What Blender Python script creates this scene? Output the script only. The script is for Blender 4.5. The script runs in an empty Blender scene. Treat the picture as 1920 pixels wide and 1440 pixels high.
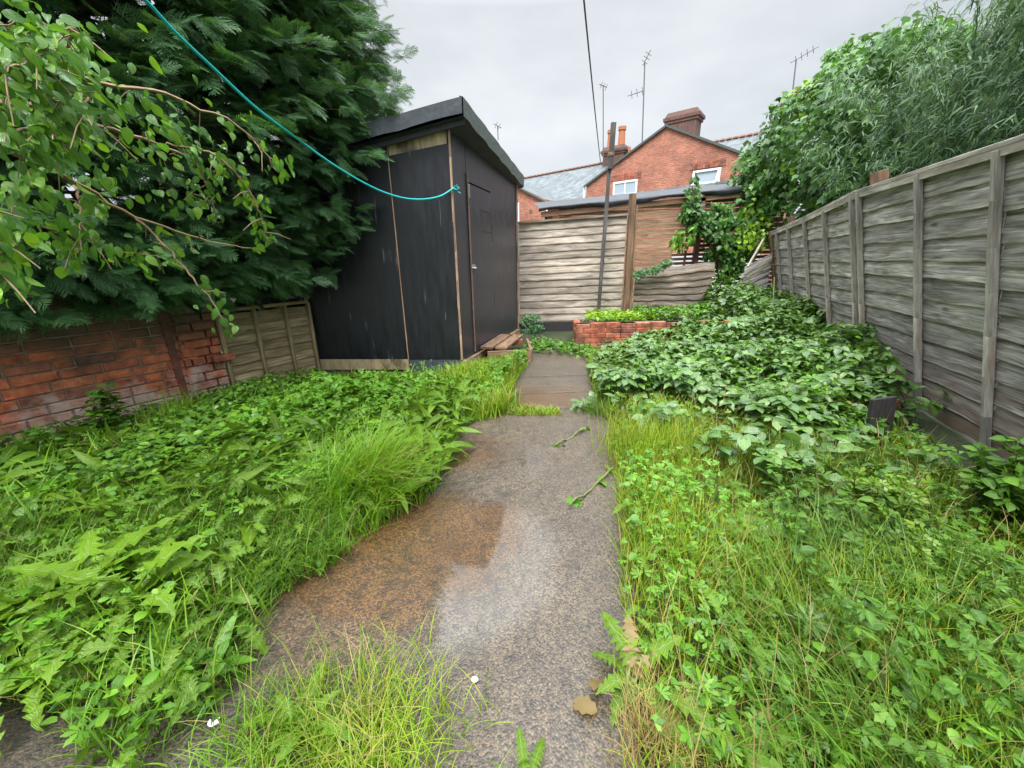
import bpy, math, random
import numpy as np
from mathutils import Vector, Matrix

random.seed(7)
R = np.random.default_rng(11)
SC = bpy.context.scene
COL = SC.collection

# ------------------------------------------------------------------ camera, sky, sun, exposure
F_PX, PITCH, ROLL, EYE = 720.0, math.radians(17.7), math.radians(-1.0), 1.25
cam_d = bpy.data.cameras.new('camera')
cam_d.sensor_width = 36.0
cam_d.lens = F_PX / 1920 * 36
cam_d.clip_start = 0.05
cam_d.clip_end = 500
cam = bpy.data.objects.new('camera', cam_d)
COL.objects.link(cam)
cam.matrix_world = Matrix.Translation((0, 0, EYE)) @ Matrix.Rotation(math.pi / 2 - PITCH, 4, 'X') @ Matrix.Rotation(ROLL, 4, 'Z')
SC.camera = cam

SUN_EL, SUN_ROT = math.radians(58), math.radians(200)
world = bpy.data.worlds.new('World')
SC.world = world
world.use_nodes = True
wt = world.node_tree
wt.nodes.clear()
def wn(t, **k):
    n = wt.nodes.new(t)
    for a, b in k.items(): setattr(n, a, b)
    return n
w_out = wn('ShaderNodeOutputWorld'); w_bg = wn('ShaderNodeBackground')
w_sky = wn('ShaderNodeTexSky', sky_type='NISHITA', sun_disc=False, sun_elevation=SUN_EL, sun_rotation=SUN_ROT)
w_tc = wn('ShaderNodeTexCoord')
w_sep = wn('ShaderNodeSeparateXYZ')
w_map = wn('ShaderNodeMapping'); w_map.inputs['Scale'].default_value = (1.0, 1.0, 2.6)
w_noi = wn('ShaderNodeTexNoise'); w_noi.inputs['Scale'].default_value = 2.4; w_noi.inputs['Detail'].default_value = 5; w_noi.inputs['Roughness'].default_value = .5
w_grad = wn('ShaderNodeValToRGB')      # overcast sky: zenith pushed many times brighter than the horizon to light the garden
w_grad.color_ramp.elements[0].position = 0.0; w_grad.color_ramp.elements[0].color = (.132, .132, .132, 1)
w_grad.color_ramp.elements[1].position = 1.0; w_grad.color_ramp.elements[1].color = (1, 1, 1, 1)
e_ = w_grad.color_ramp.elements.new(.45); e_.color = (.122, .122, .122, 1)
w_cl = wn('ShaderNodeValToRGB')
w_cl.color_ramp.elements[0].position = .3; w_cl.color_ramp.elements[0].color = (.82, .88, .93, 1)
w_cl.color_ramp.elements[1].position = .7; w_cl.color_ramp.elements[1].color = (1.20, 1.23, 1.25, 1)
w_mul = wn('ShaderNodeMixRGB', blend_type='MULTIPLY'); w_mul.inputs[0].default_value = 1
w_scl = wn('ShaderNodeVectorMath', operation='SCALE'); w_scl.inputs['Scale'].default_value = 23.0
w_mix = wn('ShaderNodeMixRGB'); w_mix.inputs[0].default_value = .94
L = wt.links.new
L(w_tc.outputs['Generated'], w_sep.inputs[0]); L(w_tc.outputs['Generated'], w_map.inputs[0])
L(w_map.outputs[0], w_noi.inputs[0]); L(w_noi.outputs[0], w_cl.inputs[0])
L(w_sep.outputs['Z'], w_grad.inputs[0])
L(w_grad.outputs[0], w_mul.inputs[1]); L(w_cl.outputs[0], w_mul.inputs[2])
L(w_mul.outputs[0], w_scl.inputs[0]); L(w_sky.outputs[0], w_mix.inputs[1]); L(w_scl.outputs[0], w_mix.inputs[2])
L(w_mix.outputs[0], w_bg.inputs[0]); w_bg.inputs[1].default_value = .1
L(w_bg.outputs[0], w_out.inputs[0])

sun_d = bpy.data.lights.new('sun', 'SUN'); sun_d.energy = 1.5; sun_d.angle = math.radians(25); sun_d.color = (1, .97, .93)
sun = bpy.data.objects.new('sun', sun_d); COL.objects.link(sun)
sun.rotation_euler = (math.pi / 2 - SUN_EL, 0, math.radians(-20))
SC.view_settings.view_transform = 'Standard'
SC.view_settings.look = 'None'
SC.view_settings.gamma = 1
SC.view_settings.exposure = 1.45

# ------------------------------------------------------------------ pixel of the 1920x1440 photograph -> point in the place
def ray(px, py):
    X = (px - 960) / F_PX; Y = (720 - py) / F_PX
    x = X * math.cos(ROLL) - Y * math.sin(ROLL); y = X * math.sin(ROLL) + Y * math.cos(ROLL)
    c, s = math.cos(PITCH), math.sin(PITCH)
    return np.array([x, c + y * s, y * c - s])
EYEV = np.array([0, 0, EYE])
def G(px, py, z=0.0):
    d = ray(px, py); return EYEV + d * ((z - EYE) / d[2])
def D(px, py, y):
    d = ray(px, py); return EYEV + d * (y / d[1])
def ONP(px, py, p0, dr):
    d = ray(px, py); n = np.array([-dr[1], dr[0]])
    return EYEV + d * ((n @ np.array(p0[:2])) / (n @ d[:2]))

# ------------------------------------------------------------------ node material helpers
def new_mat(name):
    m = bpy.data.materials.new(name); m.use_nodes = True
    nt = m.node_tree; nt.nodes.clear()
    out = nt.nodes.new('ShaderNodeOutputMaterial'); b = nt.nodes.new('ShaderNodeBsdfPrincipled')
    nt.links.new(b.outputs[0], out.inputs[0])
    return m, nt, b, out
def N(nt, t, ins=None, **k):
    n = nt.nodes.new(t)
    for a, b in k.items(): setattr(n, a, b)
    for a, b in (ins or {}).items():
        if hasattr(b, 'is_output') or isinstance(b, bpy.types.NodeSocket): nt.links.new(b, n.inputs[a])
        else: n.inputs[a].default_value = b
    return n
def ramp(nt, fac, stops, interp='LINEAR'):
    n = nt.nodes.new('ShaderNodeValToRGB'); cr = n.color_ramp; cr.interpolation = interp
    while len(cr.elements) < len(stops): cr.elements.new(.5)
    for e, (p, c) in zip(cr.elements, stops):
        e.position = p; e.color = (*c, 1) if len(c) == 3 else c
    nt.links.new(fac, n.inputs[0]); return n.outputs[0]
def gr(v): return (v, v, v)
def mix(nt, f, a, b, mode='MIX'):
    n = nt.nodes.new('ShaderNodeMixRGB'); n.blend_type = mode
    for i, v in ((0, f), (1, a), (2, b)):
        if isinstance(v, bpy.types.NodeSocket): nt.links.new(v, n.inputs[i])
        elif isinstance(v, tuple): n.inputs[i].default_value = (*v, 1)
        else: n.inputs[i].default_value = v
    return n.outputs[0]
def mapping(nt, vec, scale, loc=None):
    n = nt.nodes.new('ShaderNodeMapping'); nt.links.new(vec, n.inputs[0]); n.inputs['Scale'].default_value = scale
    if loc is not None: nt.links.new(loc, n.inputs['Location'])
    return n.outputs[0]
def noise(nt, vec, scale, detail=4, rough=.55, dist=0.):
    n = nt.nodes.new('ShaderNodeTexNoise'); nt.links.new(vec, n.inputs['Vector'])
    n.inputs['Scale'].default_value = scale; n.inputs['Detail'].default_value = detail
    n.inputs['Roughness'].default_value = rough; n.inputs['Distortion'].default_value = dist
    return n.outputs[0]
def bump(nt, b, h, strength, dist=.01, prev=None):
    n = nt.nodes.new('ShaderNodeBump'); n.inputs['Strength'].default_value = strength; n.inputs['Distance'].default_value = dist
    nt.links.new(h, n.inputs['Height'])
    if prev is not None: nt.links.new(prev, n.inputs['Normal'])
    nt.links.new(n.outputs[0], b.inputs['Normal']); return n.outputs[0]
def island(nt): return nt.nodes.new('ShaderNodeNewGeometry').outputs['Random Per Island']
def uvo(nt): return nt.nodes.new('ShaderNodeTexCoord').outputs['UV']
def obo(nt): return nt.nodes.new('ShaderNodeTexCoord').outputs['Object']

def wood_mat(name, dark, mid, light, stain=None, stain_amt=.4, rough=.75, knots=True, algae=0.0, low=None, low_z=(.1, .6)):
    m, nt, b, _ = new_mat(name)
    isl = island(nt)
    off = N(nt, 'ShaderNodeCombineXYZ', {0: N(nt, 'ShaderNodeMath', {0: isl, 1: 37.0}, operation='MULTIPLY').outputs[0],
                                          1: N(nt, 'ShaderNodeMath', {0: isl, 1: 91.0}, operation='MULTIPLY').outputs[0]}).outputs[0]
    v = mapping(nt, uvo(nt), (1, 1, 1), off)
    g1 = noise(nt, mapping(nt, v, (2.2, 55, 1)), 1.0, 6, .62, 1.2)
    g2 = noise(nt, mapping(nt, v, (1.5, 9, 1)), 1.3, 4, .6, .8)
    c = ramp(nt, g1, [(.28, dark), (.5, mid), (.72, light)])
    c2 = ramp(nt, g2, [(.32, gr(.45)), (.66, gr(1.2))])
    c = mix(nt, 1, c, c2, 'MULTIPLY')
    tint = ramp(nt, isl, [(0, gr(.72)), (.5, gr(1.0)), (1, gr(1.22))])
    c = mix(nt, .9, c, tint, 'MULTIPLY')
    if stain:
        s = noise(nt, mapping(nt, v, (.9, 5, 1)), 1.7, 5, .65)
        c = mix(nt, ramp(nt, s, [(.48, gr(0)), (.68, gr(stain_amt))]), c, stain)
    if algae:
        s = noise(nt, mapping(nt, obo(nt), (1, 1, 1)), 2.5, 4, .6)
        c = mix(nt, ramp(nt, s, [(.45, gr(0)), (.7, gr(algae))]), c, (.07, .085, .03))
    if low:   # bottom boards stay the colour of wet soil splashes
        z = N(nt, 'ShaderNodeSeparateXYZ', {0: obo(nt)}).outputs['Z']
        zz = N(nt, 'ShaderNodeMapRange', {0: N(nt, 'ShaderNodeMath', {0: z, 1: N(nt, 'ShaderNodeMath', {0: g2, 1: .5}, operation='MULTIPLY').outputs[0]}, operation='ADD').outputs[0],
                                           1: low_z[0] + .25, 2: low_z[1] + .25, 3: .8, 4: 0.}).outputs[0]
        c = mix(nt, zz, c, low)
    if knots:
        vo = nt.nodes.new('ShaderNodeTexVoronoi'); vo.inputs['Scale'].default_value = 1.0
        nt.links.new(mapping(nt, v, (2.3, 7.5, 1)), vo.inputs['Vector'])
        k = ramp(nt, vo.outputs['Distance'], [(.05, gr(.25)), (.14, gr(1))])
        c = mix(nt, .85, c, k, 'MULTIPLY')
    nt.links.new(c, b.inputs['Base Color']); b.inputs['Roughness'].default_value = rough
    bump(nt, b, g1, .55, .006)
    return m

def brick_face_mat(name, cols, mortar, white=0.0):
    """real modelled bricks: one colour per brick"""
    m, nt, b, _ = new_mat(name)
    isl = island(nt); o = obo(nt)
    c = ramp(nt, isl, [(i / (len(cols) - 1) if len(cols) > 1 else 0, q) for i, q in enumerate(cols)])
    n1 = noise(nt, o, 14, 6, .65); n2 = noise(nt, o, 90, 3, .6)
    n0 = noise(nt, o, 5, 6, .7)
    c = mix(nt, 1, c, ramp(nt, n0, [(.35, gr(.35)), (.6, gr(1.2))]), 'MULTIPLY')
    c = mix(nt, 1, c, ramp(nt, n1, [(.3, gr(.6)), (.7, gr(1.4))]), 'MULTIPLY')
    c = mix(nt, .6, c, ramp(nt, n2, [(.3, gr(.7)), (.7, gr(1.25))]), 'MULTIPLY')
    if white:
        z = N(nt, 'ShaderNodeSeparateXYZ', {0: o}).outputs['Z']
        zz = N(nt, 'ShaderNodeMapRange', {0: z, 1: .08, 2: .55, 3: .34, 4: -.05}).outputs[0]
        f = N(nt, 'ShaderNodeMath', {0: noise(nt, o, 3.2, 5, .7), 1: zz}, operation='ADD').outputs[0]
        c = mix(nt, ramp(nt, f, [(.62, gr(0)), (.78, gr(white))]), c, (.46, .36, .32))
        zt = N(nt, 'ShaderNodeMapRange', {0: z, 1: .45, 2: .9, 3: 0., 4: .42}).outputs[0]   # darker towards the upper courses
        f2 = N(nt, 'ShaderNodeMath', {0: noise(nt, o, 2.2, 4, .6), 1: zt}, operation='ADD').outputs[0]
        c = mix(nt, ramp(nt, f2, [(.6, gr(0)), (.85, gr(.8))]), c, (.045, .04, .028))
    nt.links.new(c, b.inputs['Base Color']); b.inputs['Roughness'].default_value = .6
    bump(nt, b, n1, .8, .012)
    return m
def brick_tex_mat(name, c1, c2, mortar, w=.225, h=.075):
    m, nt, b, _ = new_mat(name)
    br = N(nt, 'ShaderNodeTexBrick', {'Vector': uvo(nt), 'Color1': (*c1, 1), 'Color2': (*c2, 1), 'Mortar': (*mortar, 1), 'Scale': 1.0,
                                     'Mortar Size': .006, 'Mortar Smooth': .3, 'Bias': -.1, 'Brick Width': w, 'Row Height': h})
    n1 = noise(nt, obo(nt), 1.3, 6, .6)
    c = mix(nt, 1, br.outputs[0], ramp(nt, n1, [(.3, gr(.7)), (.7, gr(1.25))]), 'MULTIPLY')
    n2 = noise(nt, mapping(nt, uvo(nt), (6, 16, 1)), 1., 3, .6)
    c = mix(nt, .7, c, ramp(nt, n2, [(.3, gr(.65)), (.7, gr(1.3))]), 'MULTIPLY')
    nt.links.new(c, b.inputs['Base Color']); b.inputs['Roughness'].default_value = .8
    bump(nt, b, br.outputs[1], -.5, .008)
    return m
def plain_mat(name, col, rough=.6, var=.25, scale=8., metal=0., spec=.5, bmp=.15, stretch=(1, 1, 1)):
    m, nt, b, _ = new_mat(name)
    n1 = noise(nt, mapping(nt, obo(nt), stretch), scale, 5, .6)
    c = mix(nt, 1, tuple(col), ramp(nt, n1, [(.3, gr(1 - var)), (.7, gr(1 + var))]), 'MULTIPLY')
    nt.links.new(c, b.inputs['Base Color']); b.inputs['Roughness'].default_value = rough
    b.inputs['Metallic'].default_value = metal; b.inputs['Specular IOR Level'].default_value = spec
    if bmp: bump(nt, b, n1, bmp, .01)
    return m
def leaf_mat(name, cols, rough=.42, trans=.3, patch=2.5, patch_amt=.35, rib=.0, spec=.5, tcol=None):
    m, nt, b, out = new_mat(name)
    isl = island(nt); o = obo(nt)
    c = ramp(nt, isl, [(i / (len(cols) - 1), q) for i, q in enumerate(cols)])
    n1 = noise(nt, o, patch, 3, .6)
    c = mix(nt, 1, c, ramp(nt, n1, [(.3, gr(1 - patch_amt)), (.7, gr(1 + patch_amt))]), 'MULTIPLY')
    if rib:
        s = N(nt, 'ShaderNodeSeparateXYZ', {0: uvo(nt)})
        d = N(nt, 'ShaderNodeMath', {0: N(nt, 'ShaderNodeMath', {0: s.outputs[0], 1: .5}, operation='SUBTRACT').outputs[0]}, operation='ABSOLUTE').outputs[0]
        c = mix(nt, ramp(nt, d, [(.02, gr(rib)), (.07, gr(0))]), c, (.22, .3, .1))
        q = N(nt, 'ShaderNodeMath', {0: s.outputs[1], 1: d}, operation='SUBTRACT').outputs[0]
        wv = N(nt, 'ShaderNodeMath', {0: N(nt, 'ShaderNodeMath', {0: q, 1: 50.}, operation='MULTIPLY').outputs[0]}, operation='SINE').outputs[0]
        c = mix(nt, rib * .7, c, ramp(nt, wv, [(.0, gr(.8)), (1, gr(1.12))]), 'MULTIPLY')
        bump(nt, b, wv, .35, .002)
    nt.links.new(c, b.inputs['Base Color'])
    b.inputs['Roughness'].default_value = rough; b.inputs['Specular IOR Level'].default_value = spec
    tr = nt.nodes.new('ShaderNodeBsdfTranslucent')
    nt.links.new(mix(nt, 1, c, tcol or (1.3, 1.25, .55), 'MULTIPLY'), tr.inputs[0])
    ms = nt.nodes.new('ShaderNodeMixShader'); ms.inputs[0].default_value = trans
    nt.links.new(b.outputs[0], ms.inputs[1]); nt.links.new(tr.outputs[0], ms.inputs[2]); nt.links.new(ms.outputs[0], out.inputs[0])
    return m

# ------------------------------------------------------------------ object helpers
def tag(o, label=None, cat=None, group=None, kind=None):
    if label: o['label'] = label
    if cat: o['category'] = cat
    if group: o['group'] = group
    if kind: o['kind'] = kind
    return o
def thing(name, label, cat, loc=(0, 0, 0), group=None):
    o = bpy.data.objects.new(name, None); COL.objects.link(o); o.location = loc; o.empty_display_size = .1
    return tag(o, label, cat, group)
def link(name, me, parent=None):
    o = bpy.data.objects.new(name, me); COL.objects.link(o)
    if parent is not None:
        o.parent = parent
        t = Vector((0, 0, 0)); q = parent
        while q is not None: t += q.location; q = q.parent
        o.location = -t            # geometry is written in world metres
    return o

def unit(v):
    v = np.asarray(v, float); return v / (np.linalg.norm(v) + 1e-12)
class MB:
    def __init__(s): s.v = []; s.f = []; s.uv = []; s.m2 = []
    def face(s, pts, uv=None):
        i = len(s.v); s.v.extend([tuple(map(float, p)) for p in pts]); s.f.append(list(range(i, i + len(pts))))
        if uv is None:
            a = np.array(pts, float); n = np.zeros(3)
            for k in range(len(a)): n += np.cross(a[k], a[(k + 1) % len(a)])
            n = unit(n)
            if abs(n[2]) > .8: uv = [(p[0], p[1]) for p in a]
            else:
                t = unit([-n[1], n[0], 0]); up = np.cross(n, t); up = up if up[2] > 0 else -up
                uv = [(p @ t, p @ up) for p in a]
        s.uv.extend(uv)
    def grid(s, P, uvf=None):
        """P: array rows x cols x 3, shared vertices"""
        P = np.asarray(P, float); r, c = P.shape[:2]; i0 = len(s.v)
        s.v.extend([tuple(p) for p in P.reshape(-1, 3)])
        for i in range(r - 1):
            for j in range(c - 1):
                q = [i0 + i * c + j, i0 + i * c + j + 1, i0 + (i + 1) * c + j + 1, i0 + (i + 1) * c + j]
                s.f.append(q)
                for k in ((i, j), (i, j + 1), (i + 1, j + 1), (i + 1, j)):
                    s.uv.append(uvf(*k) if uvf else (k[1] / (c - 1), k[0] / (r - 1)))
    def hull(s, a, b, cap=True, L=None):
        """prism between two equal rings a and b (lists of points)"""
        n = len(a); L = np.linalg.norm(np.mean(b, 0) - np.mean(a, 0)) if L is None else L
        i0 = len(s.v); s.v.extend([tuple(map(float, p)) for p in a]); s.v.extend([tuple(map(float, p)) for p in b])
        per = 0
        for k in range(n):
            k2 = (k + 1) % n; w = np.linalg.norm(np.array(a[k2]) - np.array(a[k]))
            s.f.append([i0 + k, i0 + k2, i0 + n + k2, i0 + n + k])
            s.uv.extend([(0, per), (0, per + w), (L, per + w), (L, per)]); per += w
        if cap:
            s.f.append([i0 + k for k in range(n)][::-1]); s.uv.extend([(.0, k * .02) for k in range(n)])
            s.f.append([i0 + n + k for k in range(n)]); s.uv.extend([(L, k * .02) for k in range(n)])
    def beam(s, p0, p1, w, h, up=(0, 0, 1), taper=1.):
        p0 = np.array(p0, float); p1 = np.array(p1, float); d = unit(p1 - p0)
        side = np.cross(d, up)
        if np.linalg.norm(side) < 1e-4: side = np.cross(d, (0, 1, 0))
        side = unit(side); u = unit(np.cross(side, d))
        r = lambda p, k: [p + side * w / 2 * k * a + u * h / 2 * k * b for a, b in ((-1, -1), (1, -1), (1, 1), (-1, 1))]
        s.hull(r(p0, 1), r(p1, taper))
    def box(s, x0, x1, y0, y1, z0, z1):
        s.hull([(x0, y0, z0), (x1, y0, z0), (x1, y1, z0), (x0, y1, z0)], [(x0, y0, z1), (x1, y0, z1), (x1, y1, z1), (x0, y1, z1)])
    def tube(s, pts, rad, n=8):
        pts = np.array(pts, float); rad = np.broadcast_to(rad, (len(pts),))
        t = np.gradient(pts, axis=0); P = []
        ref = np.array([0, 0, 1.]) if abs(unit(t[0])[2]) < .9 else np.array([1., 0, 0])
        L = np.concatenate([[0], np.cumsum(np.linalg.norm(np.diff(pts, axis=0), axis=1))])
        for p, d, r in zip(pts, t, rad):
            d = unit(d); a = unit(np.cross(d, ref)); b = np.cross(d, a); ref = np.cross(a, d) if abs(d @ ref) > .99 else ref
            P.append([p + r * (a * math.cos(q) + b * math.sin(q)) for q in np.linspace(0, 2 * math.pi, n + 1)])
        s.grid(P, lambda i, j: (L[i], j / n * .1))
    def build(s, name, mat, parent=None, smooth=False, bevel=0., mat2=None):
        me = bpy.data.meshes.new(name); me.from_pydata(s.v, [], s.f)
        uv = me.uv_layers.new(name='UV'); uv.data.foreach_set('uv', np.array(s.uv, dtype=np.float32).ravel())
        me.materials.append(mat)
        if mat2 is not None:
            me.materials.append(mat2); mi = np.zeros(len(s.f), np.int32); mi[s.m2] = 1; me.polygons.foreach_set('material_index', mi)
        if smooth: me.polygons.foreach_set('use_smooth', [True] * len(me.polygons))
        me.update(); o = link(name, me, parent)
        if bevel:
            md = o.modifiers.new('bevel', 'BEVEL'); md.width = bevel; md.segments = 2; md.limit_method = 'ANGLE'
        return o

def raw_mesh(name, V, Fq, uv, mat, parent=None):
    """V (n,3), Fq (m,4) quads, uv (m*4,2)"""
    me = bpy.data.meshes.new(name)
    me.vertices.add(len(V)); me.vertices.foreach_set('co', V.astype(np.float32).ravel())
    me.loops.add(Fq.size); me.loops.foreach_set('vertex_index', Fq.astype(np.int32).ravel())
    me.polygons.add(len(Fq)); me.polygons.foreach_set('loop_start', np.arange(0, Fq.size, 4, dtype=np.int32))
    me.polygons.foreach_set('use_smooth', np.ones(len(Fq), dtype=bool))
    l = me.uv_layers.new(name='UV'); l.data.foreach_set('uv', uv.astype(np.float32).ravel())
    me.materials.append(mat); me.update(calc_edges=True)
    return link(name, me, parent)

def nrm(a): return a / (np.linalg.norm(a, axis=-1, keepdims=True) + 1e-9)
def leaves(tmpl, pos, dr, up, sc):
    """place the template on every position; returns V, F, uv"""
    TV, TF, TU = tmpl; n = len(pos); k = len(TV)
    dr = nrm(dr); sd = nrm(np.cross(dr, up)); up = np.cross(sd, dr)
    sc = np.broadcast_to(np.asarray(sc, float), (n,))[:, None, None]
    V = pos[:, None, :] + sc * (TV[None, :, 0:1] * sd[:, None] + TV[None, :, 1:2] * dr[:, None] + TV[None, :, 2:3] * up[:, None])
    Fq = (np.arange(n)[:, None, None] * k + TF[None]).reshape(-1, 4)
    uv = np.tile(TU[TF.ravel()], (n, 1))
    return V.reshape(-1, 3), Fq, uv
def merge(parts):
    Vs, Fs, Us, o = [], [], [], 0
    for V, Fq, U in parts:
        Vs.append(V); Fs.append(Fq + o); Us.append(U); o += len(V)
    return np.concatenate(Vs), np.concatenate(Fs), np.concatenate(Us)

def t_ovate(n=5, w=.3, fold=.12, droop=.25, peak=.42, serr=0., tipw=.01, stem=.0):
    V, U = [], []
    for i in range(n + 1):
        t = i / n
        ww = w * math.sin(math.pi * min(1, t ** (math.log(.5) / math.log(peak)))) ** .8 if 0 < t < 1 else tipw
        if serr: ww *= 1 + (serr if i % 2 else -serr)
        z = -droop * t * t
        y = t - (serr * .12 if (serr and i % 2) else 0)
        for a in (-1, 0, 1):
            V.append((a * ww, stem + y, z + (fold * ww / w if a else 0))); U.append((.5 + a * .5, t))
    Fq = []
    for i in range(n):
        for j in range(2):
            q = i * 3 + j; Fq.append((q, q + 1, q + 4, q + 3))
    return np.array(V), np.array(Fq), np.array(U)
def t_palm(lobes=5, spread=2.3, w=.2, cut=.35, segs=3):
    """deeply cut leaf: lobes that spread from one point"""
    V, U, Fq = [], [], []
    for l in range(lobes):
        a = (l / (lobes - 1) - .5) * spread; Ln = 1 - .25 * abs(a) / (spread / 2)
        ca, sa = math.cos(a), math.sin(a); b0 = len(V)
        for i, (t, ww) in enumerate(((.0, .02), (cut, w * .55), (.72, w), (.8, w * .55), (1, .03))):
            for s in (-1, 1):
                x, y = s * ww, t * Ln; V.append((x * ca + y * sa, -x * sa + y * ca, .05 * math.sin(l * 2.1) - .16 * t * t + .04 * (s == (1 if l % 2 else -1)) * t)); U.append((.5 + s * .3, t))
        for i in range(4): q = b0 + i * 2; Fq.append((q, q + 1, q + 3, q + 2))
    return np.array(V), np.array(Fq), np.array(U)
def t_ivy():
    V = [(0, 0, 0), (-.42, .05, .02), (-.5, .4, -.03), (-.22, .55, .03), (0, 1, -.15), (.22, .55, .03), (.5, .4, -.03), (.42, .05, .02), (0, .5, -.02)]
    return np.array(V, float), np.array([(0, 8, 2, 1), (8, 4, 3, 2), (0, 7, 6, 8), (8, 6, 5, 4)]), np.array([(.5 + v[0], v[1]) for v in V])
def t_dandelion():
    V, U, Fq = [], [], []
    n = 19
    for i in range(n + 1):
        t = i / n; env = .03 + .115 * math.sin(math.pi * t ** 1.25) ** .9
        ww = env * (1.25 if i % 2 else .52) if i < n else .01
        z = .55 * t - .85 * t * t + .015 * math.sin(i * 2.2); y = (t - (.045 if i % 2 else 0)) * .93
        for a in (-1, 0, 1): V.append((a * ww, y, z + (.05 * ww / .2 if a else 0) + .02 * a * math.sin(i * 1.3))); U.append((.5 + a * .5, t))
    for i in range(n):
        for j in range(2): q = i * 3 + j; Fq.append((q, q + 1, q + 4, q + 3))
    return np.array(V), np.array(Fq), np.array(U)
def t_spray(rng, pairs=8, twigs=3):
    """flat conifer spray: stem, side branchlets, scale-leaf twigs"""
    V, Fq, U = [], [], []
    def strip(p, d, ln, w0, w1, bend, n=2):
        d = unit(d); b0 = len(V); s = unit(np.cross(d, (0, 0, 1)))
        for i in range(n + 1):
            t = i / n; q = p + d * ln * t + np.array([0, bend * ln * t * t * .5, -.22 * ln * t * t]); w = w0 + (w1 - w0) * t
            V.append(q - s * w); V.append(q + s * w); U.append((0, t)); U.append((1, t))
        for i in range(n): k = b0 + 2 * i; Fq.append((k, k + 1, k + 3, k + 2))
        return lambda t: p + d * ln * t + np.array([0, bend * ln * t * t * .5, -.22 * ln * t * t])
    st = strip(np.zeros(3), (rng.uniform(-.06, .06), 1, 0), 1, .012, .006, 0, 3)
    for i in range(pairs):
        t = .12 + .85 * i / pairs
        for s in (-1, 1):
            ln = (.5 * (1 - t) ** .75 + .07) * rng.uniform(.75, 1.15)
            dd = np.array([s * .8, .75, rng.uniform(-.2, .15)])
            br = strip(st(t + .03 * s), dd, ln, .016, .007, .35)
            for k in range(twigs):
                tt = .25 + .7 * k / twigs
                for q in (-1, 1):
                    a = math.atan2(dd[0], dd[1]) + q * .75
                    strip(br(tt), (math.sin(a), math.cos(a), rng.uniform(-.15, .15)), ln * .36 * (1.15 - tt), .013, .005, .1, 1)
    return np.array(V), np.array(Fq), np.array(U)

def blades(pos, h, w, az, th0, th1, seg=4, twist=.5, rng=R):
    n = len(pos); h = np.broadcast_to(h, (n,)); w = np.broadcast_to(w, (n,))
    d = np.stack([np.cos(az), np.sin(az), np.zeros(n)], 1)
    a2 = az + math.pi / 2 + rng.normal(0, twist, n); sd = np.stack([np.cos(a2), np.sin(a2), np.zeros(n)], 1)
    V = np.zeros((n, seg + 1, 2, 3)); p = pos.copy().astype(float)
    for i in range(seg + 1):
        t = i / seg; ww = (w * (1 - t ** 1.6) * .5 + .0003)[:, None]
        V[:, i, 0] = p - sd * ww; V[:, i, 1] = p + sd * ww
        th = th0 + (th1 - th0) * t; st = (h / seg)[:, None]
        p = p + st * (d * np.sin(th)[:, None] + np.array([0, 0, 1.]) * np.cos(th)[:, None])
    V[:, :, :, 2] = np.maximum(V[:, :, :, 2], .006)
    k = (seg + 1) * 2
    TF = np.array([(2 * i, 2 * i + 1, 2 * i + 3, 2 * i + 2) for i in range(seg)])
    TU = np.array([(j, i / seg) for i in range(seg + 1) for j in (0, 1)], float)
    Fq = (np.arange(n)[:, None, None] * k + TF[None]).reshape(-1, 4)
    return V.reshape(-1, 3), Fq, np.tile(TU[TF.ravel()], (n, 1))

def inpoly(P, poly):
    x, y = P[:, 0], P[:, 1]; c = np.zeros(len(P), bool); j = len(poly) - 1
    for i in range(len(poly)):
        xi, yi = poly[i][:2]; xj, yj = poly[j][:2]
        m = ((yi > y) != (yj > y)) & (x < (xj - xi) * (y - yi) / (yj - yi + 1e-12) + xi); c ^= m; j = i
    return c
def gpoly(pp): return [tuple(G(a, b)[:2]) for a, b in pp]
def vnoise(P, s, seed=0):
    """cheap smooth noise 0..1 from a sum of sines"""
    r = np.random.default_rng(seed); o = np.zeros(len(P))
    for k in range(6):
        a = r.uniform(0, 6.28); f = s * r.uniform(.6, 2.2); o += np.sin(P[:, 0] * f * math.cos(a) + P[:, 1] * f * math.sin(a) + r.uniform(0, 6.28))
    return .5 + o / 8
def scatter(poly, dens, near=1.6, power=1.0, patch=0., pscale=3., seed=1, avoid=None, avoid_noise=.0):
    """random ground points in a polygon, thinner with distance"""
    A = np.array(poly); lo, hi = A.min(0), A.max(0)
    n = int((hi - lo).prod() * dens); r = np.random.default_rng(seed)
    P = lo + (hi - lo) * r.random((n, 2)); dist = np.hypot(P[:, 0], P[:, 1])
    keep = inpoly(P, poly) & (r.random(n) < np.minimum(1, (near / np.maximum(dist, .2)) ** power))
    if patch: keep &= r.random(n) < np.clip((vnoise(P, pscale, seed + 50) - .5) * 4 + 1 - patch, 0, 1)
    P = P[keep]
    if avoid is not None:
        Q = P + (np.stack([vnoise(P, 9, 3), vnoise(P, 9, 4)], 1) - .5) * 2 * avoid_noise + r.normal(0, avoid_noise * .3, P.shape)
        P = P[~inpoly(Q, avoid)]
    return np.concatenate([P, np.zeros((len(P), 1))], 1)

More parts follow.
